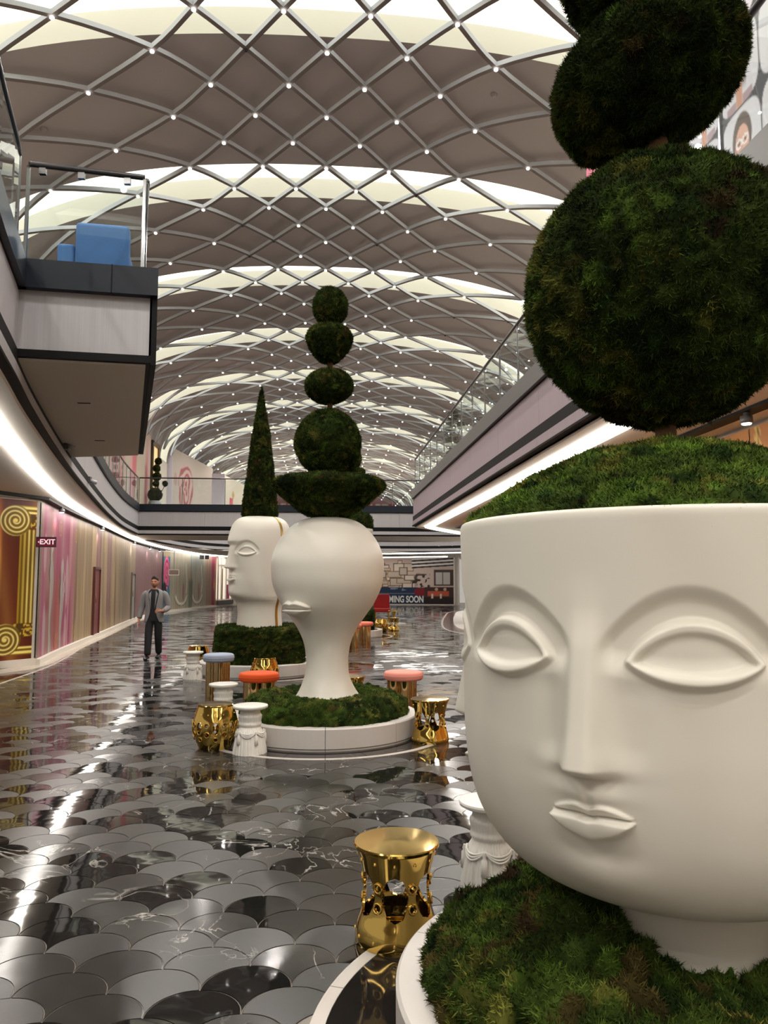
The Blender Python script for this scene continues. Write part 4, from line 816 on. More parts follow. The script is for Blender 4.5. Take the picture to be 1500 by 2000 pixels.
# moss beds belong to their planters
def mound(base, ang, hgt, wd):
    def f(u, v):
        p = base(u, v); a = 2*pi*u; da = (a-ang+pi) % (2*pi)-pi; r = np.hypot(p[..., 0], p[..., 1]); p[..., 2] += hgt*np.exp(-(da/wd)**2)*np.exp(-((r-.42)/.2)**2); return p
    return f
moss_blob('moss_bed', P1, mound(rev([(.90, .16), (.915, .25), (.87, .345), (.77, .41), (.63, .43), (.5, .43), (.3, .42)]), math.radians(196)-.3, .17, .55), 340, 90, 100000, .026, .0055, .06, 5.5, 1, brown=.5, cf=7., dark=1.35)
moss_blob('moss_bed', P2, rev([(.91, .16), (.935, .26), (.89, .36), (.78, .42), (.6, .44), (.4, .40), (.2, .38)]), 220, 60, 36000, .022, .008, .06, 5.5, 2, brown=.3, cf=7, dark=1.3)
def hedge(a, h):
    def f(u, v):
        t = 2*pi*u; k = (np.abs(np.cos(t))**7+np.abs(np.sin(t))**7)**(-1/7.); r = a*k; z = np.interp(v, [0, .6, .66, 1], [.2, h-.05, h, h]); s_ = np.interp(v, [0, .6, .66, 1], [1, 1, .94, .3]); return np.stack([r*s_*np.cos(t), r*s_*np.sin(t), z], -1)
    return f
moss_blob('moss_block', P3, hedge(.80, .86), 150, 44, 22000, .035, .012, .05, 4., 3, rot=(0, 0, .12), dark=.8)
moss_blob('moss_block', P4, hedge(.80, .86), 90, 30, 7000, .04, .018, .05, 4., 4, dark=.7)

# ------------------------------------------------------------------ FACES
def face_relief(s, z, ze=1.46, eye=.315, nose_top=1.62, nose_bot=1.135, mouth=1.005, k=1.0, nose=.10, chinz=.80, eyek=1.0, eyea=1.0):
    """relief in metres on a wall-like head; s metres sideways from the face axis"""
    d = np.zeros_like(s); sa = np.abs(s); e = sa-eye
    a = .205*k*eyek; w = np.clip(1-(e/a)**2, 0, 1); a2 = .275*k*eyek; ws = np.clip(1-((e+.01)/a2)**2, 0, 1); ai = .178*k*eyek; wi = np.clip(1-(e/ai)**2, 0, 1)
    ez = (z-ze)/k
    soc = S((.05+.185*ws-ez)/.06)*S((ez+.035+.03*ws)/.09)*S(ws/.35)
    d -= .028*k*soc
    lid = S((.140*w**.8-ez)/.028+.0)*S((ez+.078*w**.8)/.028)*S(w/.12)
    d += .032*k*lid
    op = S((.098*wi**.85-ez)/.02)*S((ez+.036*wi**.9)/.02)*S(wi/.14)
    d -= .027*k*op; d += .015*k*op*np.clip(wi, 0, 1)*np.clip(1-(ez-.03)**2/.012, 0, 1); d *= eyea
    t = np.clip((nose_top-z)/(nose_top-nose_bot), 0, 1); hw = (.050+.010*t**2+.006*np.exp(-((z-nose_bot-.05*k)/(.045*k))**2))*k; pro = (.012+nose*t**1.15)
    prof = 1/(1+(s/hw)**4); d += pro*prof*S((nose_top+.12*k-z)/(.25*k))*S((z-nose_bot+.012*k)/(.045*k))
    # cheeks slightly hollow next to the nose, brow swelling
    d -= .012*k*np.exp(-((sa-.13*k)/(.05*k))**2)*S((ze-z)/(.1*k))*S((z-nose_bot)/(.1*k))
    # philtrum
    d += .012*k*np.exp(-(s/(.05*k))**2)*np.exp(-((z-(mouth+nose_bot)/2)/(.05*k))**2); d -= .010*k*np.exp(-(s/(.014*k))**2)*np.exp(-((z-(mouth+nose_bot)/2-.0*k)/(.035*k))**2)
    # lips
    L_ = .138*k; w = np.clip(1-(s/L_)**2, 0, 1)**.9; zm = mouth+.010*k*np.exp(-(s/(.03*k))**2)*-.7+.002*k*np.cos(s/(.04*k))
    zt = zm+(.044*w**.75*(1-.16*np.exp(-(s/(.022*k))**2)))*k; zb = zm-.080*w**.8*k
    qu = np.clip((z-zm)/np.maximum(zt-zm, 1e-4), 0, 1); up = S((zt-z)/(.016*k))*S((z-zm)/(.006*k))*S(w/.12)
    d += .032*k*up*(.1+.9*qu)+.020*k*np.exp(-(s/(.10*k))**2-((z-mouth-.062*k)/(.03*k))**2)
    ql = np.clip((zm-z)/np.maximum(zm-zb, 1e-4), 0, 1); lo = S((z-zb)/(.022*k))*S((zm-z)/(.006*k))*S(w/.12)
    d += .046*k*lo*np.sqrt(np.clip(1-(ql*1.05-.42)**2*1.4, 0, 1))
    d -= .005*k*np.exp(-((z-zm)/(.006*k))**2)*S(w/.1)
    d -= .014*k*np.exp(-((s/(.10*k))**2+((z-(mouth-.115*k))/(.032*k))**2)); d += .030*k*np.exp(-((s/(.16*k))**2+((z-chinz)/(.085*k))**2))
    return d
# big head
cx, cy_ = PLANT[0][0]; RH = .79
HD = thing('head_planter', 'huge white four-faced head planter filling the right foreground', 'sculpture', (cx, cy_, 0))
prof = catmull([(.30, .32), (.315, .46), (.34, .555), (.365, .605), (.42, .625), (.50, .652), (.60, .708), (.68, .792), (.735, .895), (.765, 1.015), (.778, 1.15), (.78, 1.3), (.782, 1.5), (.785, 1.7), (.79, 1.86), (.79, 1.905), (.782, 1.922), (.765, 1.925), (.752, 1.915), (.748, 1.85)], 22)
TH = np.linspace(0, 2*pi, 1100, endpoint=False); r0 = np.interp(np.arange(len(prof)), np.arange(len(prof)), prof[:, 0]); z0 = prof[:, 1]
# denser rows
dz = along(prof); rows = np.linspace(0, dz[-1], 400); r0 = np.interp(rows, dz, prof[:, 0]); z0 = np.interp(rows, dz, prof[:, 1])
tt, zz = np.meshgrid(TH, z0, indexing='xy'); rr0 = np.repeat(r0[:, None], len(TH), 1)
fade = (S((zz-.65)/.14)*S((1.86-zz)/.06))*(np.arange(len(z0)) < len(z0)*.96)[:, None]
D_ = np.zeros_like(tt)
for fa in (227.6, 146.6, 317.6, 57.6):
    dth = (tt-math.radians(fa)+pi) % (2*pi)-pi; s_ = dth*RH; D_ += face_relief(s_, zz, nose_bot=1.12, eyea=.35 if fa == 146.6 else 1.)*S((.66-np.abs(s_))/.06)
rr1 = rr0+D_*fade; G = np.stack([rr1*np.cos(tt), rr1*np.sin(tt), zz], -1)
link('head', gridmesh('head', G, wrap=True), HD, WHITE)
moss_blob('moss_dome', HD, rev(smoothprof([(.752, 1.86), (.75, 1.93), (.69, 1.975), (.57, 2.05), (.42, 2.135), (.25, 2.195), (.1, 2.228), (.02, 2.23)])), 280, 70, 80000, .022, .0055, .022, 7, 5, brown=.18, dark=1.7, cf=8)
TP = thing('topiary_tree', 'giant moss topiary of stacked balls growing from the big white head', 'topiary', (cx, cy_, 0)); TP.location.z = 0
trunk(TP, 2.19, 2.36, .045, (.013, 0)); trunk(TP, 3.38, 3.50, .05, (.013, 0)); trunk(TP, 4.0, 4.2, .05, (0, 0)); trunk(TP, 2.34, 3.4, .03, (.013, 0))
moss_blob('foliage_ball', TP, ell(.525, .525, .52), 260, 150, 110000, .024, .0055, .024, 6, 6, loc=(.014, -.006, 2.845), brown=.10, dark=.85)
# tilted ellipsoid: long axis raised towards picture right
ob = moss_blob('foliage_pad', TP, ell(.405, .37, .262), 200, 110, 70000, .024, .0055, .022, 6, 7, loc=(-.012, 0, 3.735), dark=.6, brown=.06)
ob.rotation_euler = (Matrix.Rotation(math.radians(-24.6), 3, 'Z') @ Matrix.Rotation(math.radians(-22), 3, 'Y')).to_euler()
moss_blob('foliage_ball', TP, ell(.30, .30, .28), 110, 60, 22000, .03, .006, .02, 6, 8, loc=(-.03, .02, 4.24), dark=.6, brown=.06)

# ------------------------------------------------------------------ bulbous head with lips
HX, HY = PLANT[1][0]
BH = thing('bulb_head', 'smooth bulbous white head on a flared neck with only sculpted lips', 'sculpture', (HX+.02, HY, 0))
def zv(v_): return CAM_Z+8.93*math.tan(PITCH-math.atan((v_-1000)/1500))
pf = [(.40, .30), (.393, zv(1366)), (.32, zv(1346)), (.262, zv(1322)), (.240, zv(1298)), (.247, zv(1274)), (.278, zv(1250)), (.34, zv(1227)), (.435, zv(1203)), (.535, zv(1178)), (.625, zv(1144)), (.650, zv(1112)), (.640, zv(1088)), (.585, zv(1062)), (.49, zv(1039)), (.37, zv(1022)), (.22, zv(1013)), (.08, zv(1010)), (.005, zv(1009.5))]
pc = catmull(pf, 10); dz = along(pc); rows = np.linspace(0, dz[-1], 200); r0 = np.interp(rows, dz, pc[:, 0]); z0 = np.interp(rows, dz, pc[:, 1]); TH = np.linspace(0, 2*pi, 360, endpoint=False)
tt, zz = np.meshgrid(TH, z0, indexing='xy'); rr0 = np.repeat(r0[:, None], 360, 1)
la = math.radians(-90-42); s_ = ((tt-la+pi) % (2*pi)-pi)*.48; zl = zv(1187); k = 1.5
L_ = .128*k; w_ = np.clip(1-(s_/L_)**2, 0, 1); zt = zl+.062*k*w_**.75*(1-.2*np.exp(-(s_/.03)**2)); zb = zl-.085*k*w_**.8
up = S((zt-zz)/.03)*S((zz-zl)/.012)*S(w_/.12); lo = S((zz-zb)/.07)*S((zl-zz)/.012)*S(w_/.12); ql = np.clip((zl-zz)/np.maximum(zl-zb, 1e-4), 0, 1); qu = np.clip((zz-zl)/np.maximum(zt-zl, 1e-4), 0, 1)
D_ = .070*up*(.35+.65*qu)+.085*lo*np.sqrt(np.clip(1-(ql-.4)**2*1.5, 0, 1))+.05*np.exp(-((s_/.2)**2+((zz-zl)/.13)**2))-.015*np.exp(-((zz-zl)/.012)**2)*S(w_/.1)
fl = 1+.035*np.cos(tt*7+.5)*S((.62-zz)/.2)
G = np.stack([(rr0*fl+D_)*np.cos(tt), (rr0*fl+D_)*np.sin(tt), zz], -1); link('head', gridmesh('head', G, wrap=True), BH, WHITE)
T2 = thing('topiary_tree', 'moss topiary with wide bowl, ball and three small pads on the bulbous head', 'topiary', (HX+.03, HY, 0))
bowlp = smoothprof([(.02, 2.44), (.22, 2.45), (.36, 2.53), (.52, 2.66), (.63, 2.76), (.655, 2.82), (.60, 2.875), (.4, 2.90), (.2, 2.90), (.02, 2.90)])
moss_blob('foliage_bowl', T2, rev(bowlp), 170, 70, 34000, .03, .008, .02, 7, 11, dark=.75)
moss_blob('foliage_ball', T2, ell(.385, .385, .39), 140, 80, 26000, .03, .008, .02, 7, 12, loc=(-.015, 0, 3.32), dark=.8)
moss_blob('foliage_pad', T2, ell(.28, .28, .21), 110, 60, 12000, .028, .009, .015, 8, 13, loc=(-.01, 0, 4.0), dark=.8)
moss_blob('foliage_bowl', T2, rev(smoothprof([(.01, 4.29), (.1, 4.30), (.2, 4.41), (.262, 4.54), (.26, 4.62), (.2, 4.69), (.1, 4.72), (.01, 4.72)])), 110, 50, 12000, .028, .009, .015, 8, 14, loc=(-.01, 0, 0), dark=.75)
moss_blob('foliage_ball', T2, ell(.20, .20, .235), 100, 60, 9000, .028, .009, .015, 8, 15, loc=(0, 0, 4.965), dark=.75)
for a, b in ((2.88, 2.96), (3.68, 3.82), (4.18, 4.31)): trunk(T2, a, b, .035)

# ------------------------------------------------------------------ split head with gold seam
SX, SY = PLANT[2][0]; SX2 = SX-.0
SH3 = thing('split_head', 'white classical head in three-quarter view with a gold seam, on the moss block', 'sculpture', (SX2, SY, 0))
pf = catmull([(.44, .78), (.42, .95), (.41, 1.12), (.42, 1.24), (.45, 1.32), (.50, 1.38), (.535, 1.46), (.555, 1.62), (.565, 1.85), (.572, 2.1), (.575, 2.35), (.565, 2.55), (.535, 2.72), (.46, 2.85), (.34, 2.92), (.18, 2.945), (.01, 2.95)], 14)
dz = along(pf); rows = np.linspace(0, dz[-1], 240); r0 = np.interp(rows, dz, pf[:, 0]); z0 = np.interp(rows, dz, pf[:, 1]); TH = np.linspace(0, 2*pi, 420, endpoint=False)
tt, zz = np.meshgrid(TH, z0, indexing='xy'); rr0 = np.repeat(r0[:, None], 420, 1)
fa = math.radians(-90-58+4); dth = (tt-fa+pi) % (2*pi)-pi; s_ = dth*.60
fd = S((zz-1.34)/.1)*S((2.8-zz)/.1)*S((.75-np.abs(s_))/.2)
D_ = face_relief(s_, zz, ze=2.24, eye=.345, nose_top=2.42, nose_bot=1.93, mouth=1.76, k=1.0, nose=.155, chinz=1.50, eyek=1.0)*fd
D_ += .05*S((zz-2.36)/.1)*np.exp(-(s_/.25)**2)*S((2.75-zz)/.3)+.03*np.exp(-(s_/.28)**2)*S((1.9-zz)/.2)*S((zz-1.36)/.1)
jaw = 1-.10*S((1.9-zz)/.4)*S((np.abs(dth)-1.0)/1.2)*S((zz-1.3)/.1)
ec = 1+.06*np.cos(2*dth)*S((zz-1.3)/.2)
G = np.stack([(rr0*jaw*ec+D_)*np.cos(tt), (rr0*jaw*ec+D_)*np.sin(tt), zz], -1); link('head', gridmesh('head', G, wrap=True), SH3, WHITE)
# seam: a thin gold fin following the head outline on one meridian, standing a little proud
am = math.radians(-90+52); pts = [(r, z) for r, z in pf[::4] if z > .8]
vs = []; fs = []
for r, z in pts:
    rr_ = (r*(1-.10*float(S((1.9-z)/.4))*.8*float(S((z-1.3)/.1)))*(1+.06*math.cos(2*(am-fa))*float(S((z-1.3)/.2))))
    for rad, da in ((rr_-.05, -.05), (rr_+.014, -.05), (rr_+.014, .05), (rr_-.05, .05)):
        a_ = am+da*min(1.2, .5/max(rad, .1)); vs.append((rad*math.cos(a_), rad*math.sin(a_), z))
n = len(pts); fs = [(i*4+k, i*4+(k+1) % 4, (i+1)*4+(k+1) % 4, (i+1)*4+k) for i in range(n-1) for k in range(4)]
MB().add(vs, fs+[(0, 1, 2, 3), tuple(range(4*n-4, 4*n))], 0, False).build('gold_seam', GOLD_DIM, SH3)
T3 = thing('topiary_cone', 'tall slender moss cone standing on the split classical head', 'topiary', (SX-.02, SY, 0))
moss_blob('foliage_cone', T3, rev([(.30, 2.90), (.335, 2.98), (.31, 3.3), (.24, 3.9), (.165, 4.5), (.085, 5.1), (.045, 5.35), (.012, 5.47)]), 110, 110, 24000, .035, .012, .03, 6, 16, dark=.62, brown=.5)

# ------------------------------------------------------------------ fourth sculpture, far behind
FX, FY = PLANT[3][0]
B4 = thing('bowl_head', 'white bowl-topped head mostly hidden behind the bulbous head', 'sculpture', (FX, FY, 0))
MB().lathe([(tuple(p)) for p in catmull([(.42, .8), (.36, 1.1), (.34, 1.5), (.40, 1.8), (.5, 2.2), (.62, 2.7), (.78, 3.2), (.80, 3.33), (.76, 3.34), (.70, 3.25)], 5)], 40).build('head', WHITE, B4)
moss_blob('moss_dome', B4, rev(smoothprof([(.76, 3.28), (.80, 3.45), (.76, 3.72), (.6, 3.86), (.3, 3.9), (.02, 3.9)])), 70, 30, 6000, .05, .02, .03, 6, 17, dark=.7)
T4 = thing('topiary_tree', 'distant moss topiary peeking past the bulbous head topiary', 'topiary', (FX, FY, 0))
trunk(T4, 3.88, 5.2, .04); moss_blob('foliage_ball', T4, ell(.42, .42, .45), 60, 36, 4000, .05, .02, .03, 6, 18, loc=(0, 0, 5.6), dark=.7)
MB().tube([(0, 0, 4.6), (.2, 0, 4.7), (.29, 0, 5.0)], .03, 8).build('branch', BARK, T4)
moss_blob('foliage_pad', T4, rev(smoothprof([(.02, 4.97), (.14, 5.0), (.24, 5.14), (.24, 5.22), (.12, 5.29), (.02, 5.3)])), 50, 24, 2500, .045, .02, .02, 6, 19, loc=(.29, 0, 0), dark=.7)
# ------------------------------------------------------------------ STOOLS
def cut_shell(name, rfun, H_, ffun, nth, nz, thick, m, parent):
    """tube r(z) with holes where ffun(s, z)<0 ; edge vertices are snapped on to the outline"""
    th, z = np.meshgrid(np.linspace(0, 2*pi, nth, endpoint=False), np.linspace(0, H_, nz), indexing='xy'); hx = 2*pi/nth; hz = H_/(nz-1)
    T = th.copy(); Z = z.copy(); e = 1e-4
    for _ in range(3):
        F = ffun(T, Z); gx = (ffun(T+e, Z)-ffun(T-e, Z))/(2*e); gz = (ffun(T, Z+e)-ffun(T, Z-e))/(2*e)
        g2 = (gx*hx)**2+(gz*hz)**2; near_ = np.abs(F)/np.sqrt(g2+1e-12) < .75
        st = F/np.maximum(g2, 1e-9); T = np.where(near_, T-np.clip(st*gx*hx*hx, -.6*hx, .6*hx), T); Z = np.where(near_ & (z > 0) & (z < H_), Z-np.clip(st*gz*hz*hz, -.6*hz, .6*hz), Z)
    F = ffun(T, Z); r = rfun(Z); V = np.stack([r*np.cos(T), r*np.sin(T), Z], -1).reshape(-1, 3); fc_ = gridfaces(nz, nth, True)
    g = np.sqrt(((ffun(T+e, Z)-ffun(T-e, Z))/(2*e)*hx)**2+((ffun(T, Z+e)-ffun(T, Z-e))/(2*e)*hz)**2)+1e-9
    ok = ((F/g) > -.18).reshape(-1)[fc_].all(1)
    me = npmesh(name, V, [fc_[ok]]); o = link(name, me, parent, m)
    so = o.modifiers.new('s', 'SOLIDIFY'); so.thickness = thick; so.offset = -1; so.use_rim = True
    dg = bpy.context.evaluated_depsgraph_get(); me2 = bpy.data.meshes.new_from_object(o.evaluated_get(dg)); o.modifiers.clear(); o.data = me2; me2.name = name
    me2.polygons.foreach_set('use_smooth', [True]*len(me2.polygons)); bpy.data.meshes.remove(me)
    md = o.modifiers.new('edge', 'EDGE_SPLIT'); md.split_angle = math.radians(40)
    return o
def torus_on(mb, rfun, a, z, R, r, n=18, m=6, out=.004):
    rr_ = float(rfun(np.array(z)))+out; P = []
    for k in range(n):
        q = 2*pi*k/n; aa = a+R*math.cos(q)/rr_; zz_ = z+R*math.sin(q); r2 = float(rfun(np.array(zz_)))+out; P.append((r2*math.cos(aa), r2*math.sin(aa), zz_))
    mb.tube(P, r, m, closed=True)
def hour_r(H_=.45):
    pz = np.array([0, .03, .08, .15, .23, .30, .37, .43, .45])*H_/.45; pr = np.array([.195, .200, .192, .170, .158, .162, .178, .197, .203])
    c = catmull(np.stack([pz, pr], 1), 6); return lambda z: np.interp(z, c[:, 0], c[:, 1])
def hourglass_stool(loc, rz, label, hi=True, group='hourglass gold stools'):
    t = thing('gold_stool', label, 'stool', loc, rz, group); rf = hour_r(); p = 2*pi/6; ap = .165
    def f(T, Z):
        a = ((T+p/2) % p)-p/2; s = a*ap                     # s=0 on the lobe axis, hole centred at +-p/2
        up = Z-.235; lobew = .020+.030*np.clip(np.abs(up)/.085, 0, 1)**1.6+np.clip(np.abs(up)-.085, 0, 1)*2.4   # half width of solid lobe
        lobe = lobew-np.abs(s)
        eye = np.minimum(np.hypot(s, Z-.278), np.hypot(s, Z-.190))-.0155
        hole_top = (np.abs(up)-.118)
        solid = np.maximum(lobe, hole_top)
        return np.minimum(solid, eye)
    bo = cut_shell('body', rf, .44, f, 300 if hi else 156, 110 if hi else 60, .012, GOLD, t)
    MB().lathe([(.198, .43), (.206, .436), (.207, .447), (.203, .453), (.01, .455)], 56).build('seat', GOLD, t).modifiers.new('e', 'EDGE_SPLIT')
    b_ = MB()
    for k in range(6):
        for z in (.278, .190): b_ = MB(); torus_on(b_, rf, k*p, z, .021, .0055); b_.build('eyelet_ring', GOLD, bo)
    b_ = MB()
    for k in range(12):
        for z in (.395, .05): a = k*p/2; r_ = float(rf(np.array(z))); b_.lathe([(.008, -.006), (.006, .004), (.001, .007)], 8, (r_*math.cos(a), r_*math.sin(a), z))
    tag(b_.build('studs', GOLD, bo), kind='stuff'); return t
def barrel_stool(loc, rz, label, group='barrel gold stools'):
    t = thing('gold_stool', label, 'stool', loc, rz, group)
    c = catmull([(0, .165), (.06, .19), (.14, .218), (.22, .228), (.30, .220), (.38, .195), (.43, .178)], 6); rf = lambda z: np.interp(z, c[:, 0], c[:, 1]); p = 2*pi/8; ap = .225
    def f(T, Z):
        a = ((T+p/2) % p)-p/2; s = a*ap; a2 = (T % p)-p/2; s2 = a2*ap
        e1 = (np.hypot(s/.030, (Z-.225)/.055)-1)*.03; e2 = np.hypot(s2, Z-.255)-.019; e3 = np.hypot(s2, Z-.165)-.021; e4 = np.hypot(s, Z-.115)-.017; return np.minimum(np.minimum(e1, e2), np.minimum(e3, e4))
    bo = cut_shell('body', rf, .43, f, 200, 84, .012, GOLD, t)
    MB().lathe([(.172, .42), (.180, .425), (.182, .437), (.176, .444), (.01, .446)], 48).build('seat', GOLD, t).modifiers.new('e', 'EDGE_SPLIT'); b_ = MB()
    for k in range(8):
        
        for a_, z_, R_ in (((k+.5)*p, .255, .025), ((k+.5)*p, .165, .027), (k*p, .115, .023)): b_ = MB(); torus_on(b_, rf, a_, z_, R_, .006, 14, 5); b_.build('eyelet_ring', GOLD, bo)
        P = []
        for q in range(20): aa = 2*pi*q/20; z = .225+.061*math.sin(aa); r_ = float(rf(np.array(z)))+.003; th = k*p+.036*math.cos(aa)/r_; P.append((r_*math.cos(th), r_*math.sin(th), z))
        MB().tube(P, .006, 5, closed=True).build('oval_ring', GOLD, bo)
    b_ = MB()
    for k in range(16): a = k*p/2; r_ = float(rf(np.array(.36))); b_.lathe([(.008, -.006), (.006, .004), (.001, .007)], 8, (r_*math.cos(a), r_*math.sin(a), .36))
    tag(b_.build('studs', GOLD, bo), kind='stuff'); return t
def drape_stool(loc, rz, label, group='white column stools'):
    t = thing('white_column_stool', label, 'stool', loc, rz, group)
    c = catmull([(0, .165), (.05, .158), (.14, .142), (.21, .128), (.245, .108), (.262, .102), (.285, .112), (.31, .106), (.335, .110), (.365, .114), (.385, .100), (.41, .098), (.425, .112), (.432, .125)], 6)
    th, z = np.meshgrid(np.linspace(0, 2*pi, 240, endpoint=False), np.linspace(0, .432, 90), indexing='xy'); r = np.interp(z, c[:, 0], c[:, 1])
    r = r+.004*np.abs(np.cos(th*18))*S((z-.255)/.02)*S((.415-z)/.02); r = r+.010*(np.abs(np.sin(th*13+1.6*np.sin(th*3)+z*6))-.5)*S((.235-z)/.04)+.005*np.sin(th*31+z*9)*S((.2-z)/.06)
    r = r+.003*np.sin(th*40)*S((.262-z)/.01)*S((z-.20)/.02)
    bo = link('body', gridmesh('body', np.stack([r*np.cos(th), r*np.sin(th), z], -1), wrap=True), t, CERAM)
    MB().lathe([(.10, .425), (.150, .432), (.172, .445), (.176, .458), (.172, .468), (.155, .472), (.01, .473)], 48).build('seat', CERAM, t).modifiers.new('e', 'EDGE_SPLIT')
    rf = lambda zz: float(np.interp(zz, c[:, 0], c[:, 1])); b_ = MB()
    for k in range(5):
        for dd, dep in ((0, .055), (.010, .040), (.020, .025)):
            P = []
            for q in range(13): u_ = q/12; a = 2*pi*(k+u_)/5; zz = .225-dep*4*u_*(1-u_)-.0*dd; P.append(((rf(zz)+.010)*math.cos(a), (rf(zz)+.010)*math.sin(a), zz))
            MB().tube(P, .0065, 6).build('rope_swag', CERAM, bo)
    for k in range(5):
        a = 2*pi*k/5; q = MB(); r_ = rf(.16)+.008
        q.lathe([(.006, .225), (.012, .205), (.008, .195), (.017, .185), (.019, .15), (.022, .10), (.012, .098)], 12, (r_*math.cos(a), r_*math.sin(a), 0)); q.build('tassel', CERAM, bo)
    return t
def cushion_stool(loc, rz, label, col, h, rad, group='brass legged cushion stools'):
    t = thing('cushion_stool', label, 'stool', loc, rz, group); cm = mat('velvet_'+label.split()[0], col, .85, bump=(260, .12))
    th = .115
    cu = MB().lathe([tuple(p) for p in catmull([(.01, h-th), (rad*.8, h-th), (rad*.96, h-th+.015), (rad, h-th*.6), (rad, h-th*.35), (rad*.95, h-.012), (rad*.8, h), (rad*.4, h+.004), (.01, h+.005)], 4)], 48, caps=False).build('cushion', cm, t)
    P = [(rad*(1.004)*math.cos(2*pi*k/48), rad*1.004*math.sin(2*pi*k/48), h-th*.47) for k in range(48)]; MB().tube(P, .004, 6, closed=True).build('piping', cm, cu)
    for k in range(3):
        a = 2*pi*k/3+.5; rl = rad*.40; MB().lathe([(rl, .0), (rl, h-th)], 32, (rad*.44*math.cos(a), rad*.44*math.sin(a), 0)).build('leg', BRASS, t)
    return t
hourglass_stool((.362, 3.83, 0), math.radians(-90+22), 'nearest gold stool with cut-out lobes, beside the big foreground planter')
hourglass_stool((1.15, 8.33, 0), .2, 'gold hourglass stool at the right rim of the bulbous head planter', False)
hourglass_stool((.36, 10.35, 0), .5, 'gold stool half hidden behind the neck of the bulbous head', False)
hourglass_stool((2.45, 26.9, 0), .1, 'distant gold hourglass stool, right of a distant pair', False)
barrel_stool((-1.1, 8.2, 0), .15, 'gold barrel stool with oval holes left of the bulbous head planter')
barrel_stool((-.96, 13.05, 0), .3, 'gold barrel stool behind the orange cushion stool')
barrel_stool((-2.45, 15.6, 0), .2, 'gold barrel stool mostly hidden behind a distant white column stool')
barrel_stool((1.98, 26.2, 0), .0, 'distant gold barrel stool, left of a distant pair')
drape_stool((-.72, 7.93, 0), .2, 'white draped column stool touching the bulbous head planter, frontmost of the two there')
drape_stool((-1.2, 9.6, 0), .9, 'white draped column stool seen just above the gold barrel stool')
drape_stool((-2.28, 13.95, 0), .4, 'farthest white draped column stool, left of the moss block')
drape_stool((.95, 4.42, 0), .5, 'white draped column stool tucked behind the chin of the big head')
cushion_stool((-1.52, 11.55, 0), .3, 'grey-blue velvet stool on tall brass tubes', rgb(156, 166, 184), .65, .225)
cushion_stool((-.83, 10.3, 0), 1.2, 'orange velvet stool on brass tubes left of the bulbous neck', rgb(224, 84, 24), .52, .262)
cushion_stool((1.07, 10.3, 0), 2.4, 'salmon pink velvet stool on brass tubes right of the bulbous neck', rgb(232, 148, 134), .52, .262)
cushion_stool((1.12, 20.9, 0), .3, 'coral stool on brass tubes far behind the bulbous neck, right of two', rgb(216, 116, 92), .62, .24)
cushion_stool((.75, 19.9, 0), .6, 'coral stool partly cut off by the bulbous neck, left of two', rgb(216, 110, 88), .62, .24)
# red chair and pale side table in the distance
RC = thing('armchair', 'distant red upholstered chair on gold legs beside the far planter', 'chair', (2.55, 33.5, 0)); RED = mat('red_upholstery', rgb(176, 30, 30), .7)
rb('backrest', (-.35, .2, .5), (.35, .35, 1.15), RED, RC); rb('seat', (-.35, -.3, .38), (.35, .3, .55), RED, RC)
for x, y in ((-.28, -.22), (.28, -.22), (-.28, .22), (.28, .22)): MB().lathe([(.02, 0), (.03, .4)], 8, (x, y, 0)).build('leg', GOLD, RC)
ST = thing('side_table', 'small distant pale round table on a gold stem beside the red chair', 'table', (2.85, 31.2, 0)); MB().lathe([(.5, .0), (.5, .03), (.1, .05)], 32).build('base', CURBW, ST); MB().lathe([(.06, .04), (.05, .3), (.09, .5)], 16).build('stem', GOLD, ST); MB().lathe([(.2, .5), (.24, .52), (.2, .55)], 24).build('table_top', GOLD, ST)

# ------------------------------------------------------------------ small potted topiaries upstairs
POTM = mat('grey_pot', rgb(120, 124, 126), .5)
def small_topiary(loc, label, sd, kind=0):
    t = thing('potted_topiary', label, 'plant', loc, 0, 'small potted topiaries on the upper gallery'); MB().lathe([(.20, 0), (.26, .1), (.30, .35), (.26, .5), (.22, .55)], 20).build('pot', POTM, t)
    MB().tube([(0, 0, .5), (0, 0, 2.3)], .025, 6).build('trunk', BARK, t)
    spec = [((0, 0, .82), .3), ((.02, 0, 1.3), .13), ((.05, 0, 1.62), .18), ((.03, 0, 1.98), .14), ((.1, 0, 2.3), .14)] if kind == 0 else [((0, 0, .9), .22), ((.02, 0, 1.35), .2), ((-.05, 0, 1.8), .17), ((.05, 0, 2.2), .15), ((.3, 0, 1.9), .09)]
    for (p, r) in spec: moss_blob('foliage_ball', t, ell(r, r, r), 24, 14, 500, .05, .03, .02, 6, sd, loc=p, dark=.45); sd += 1
    if kind: MB().tube([(0, 0, 1.5), (.2, 0, 1.55), (.3, 0, 1.85)], .015, 6).build('branch', BARK, t)
    else: MB().tube([(0, 0, .9), (.3, 0, 1.0), (.42, 0, 1.25)], .015, 6).build('branch', BARK, t); moss_blob('foliage_ball', t, ell(.1, .1, .12), 20, 12, 200, .05, .03, .02, 6, sd, loc=(.42, 0, 1.3), dark=.45)
small_topiary((-7.35, 34.0, ZF-.01), 'small dark potted topiary on the bridge end in front of the amber doorway', 31)
small_topiary((3.95, 23.4, ZF-.01), 'small dark potted topiary behind the right gallery glass', 41, 1)
small_topiary((-6.35, 19.6, ZF-.01), 'dark potted topiary behind the left gallery glass, under the balcony corner', 51, 1)

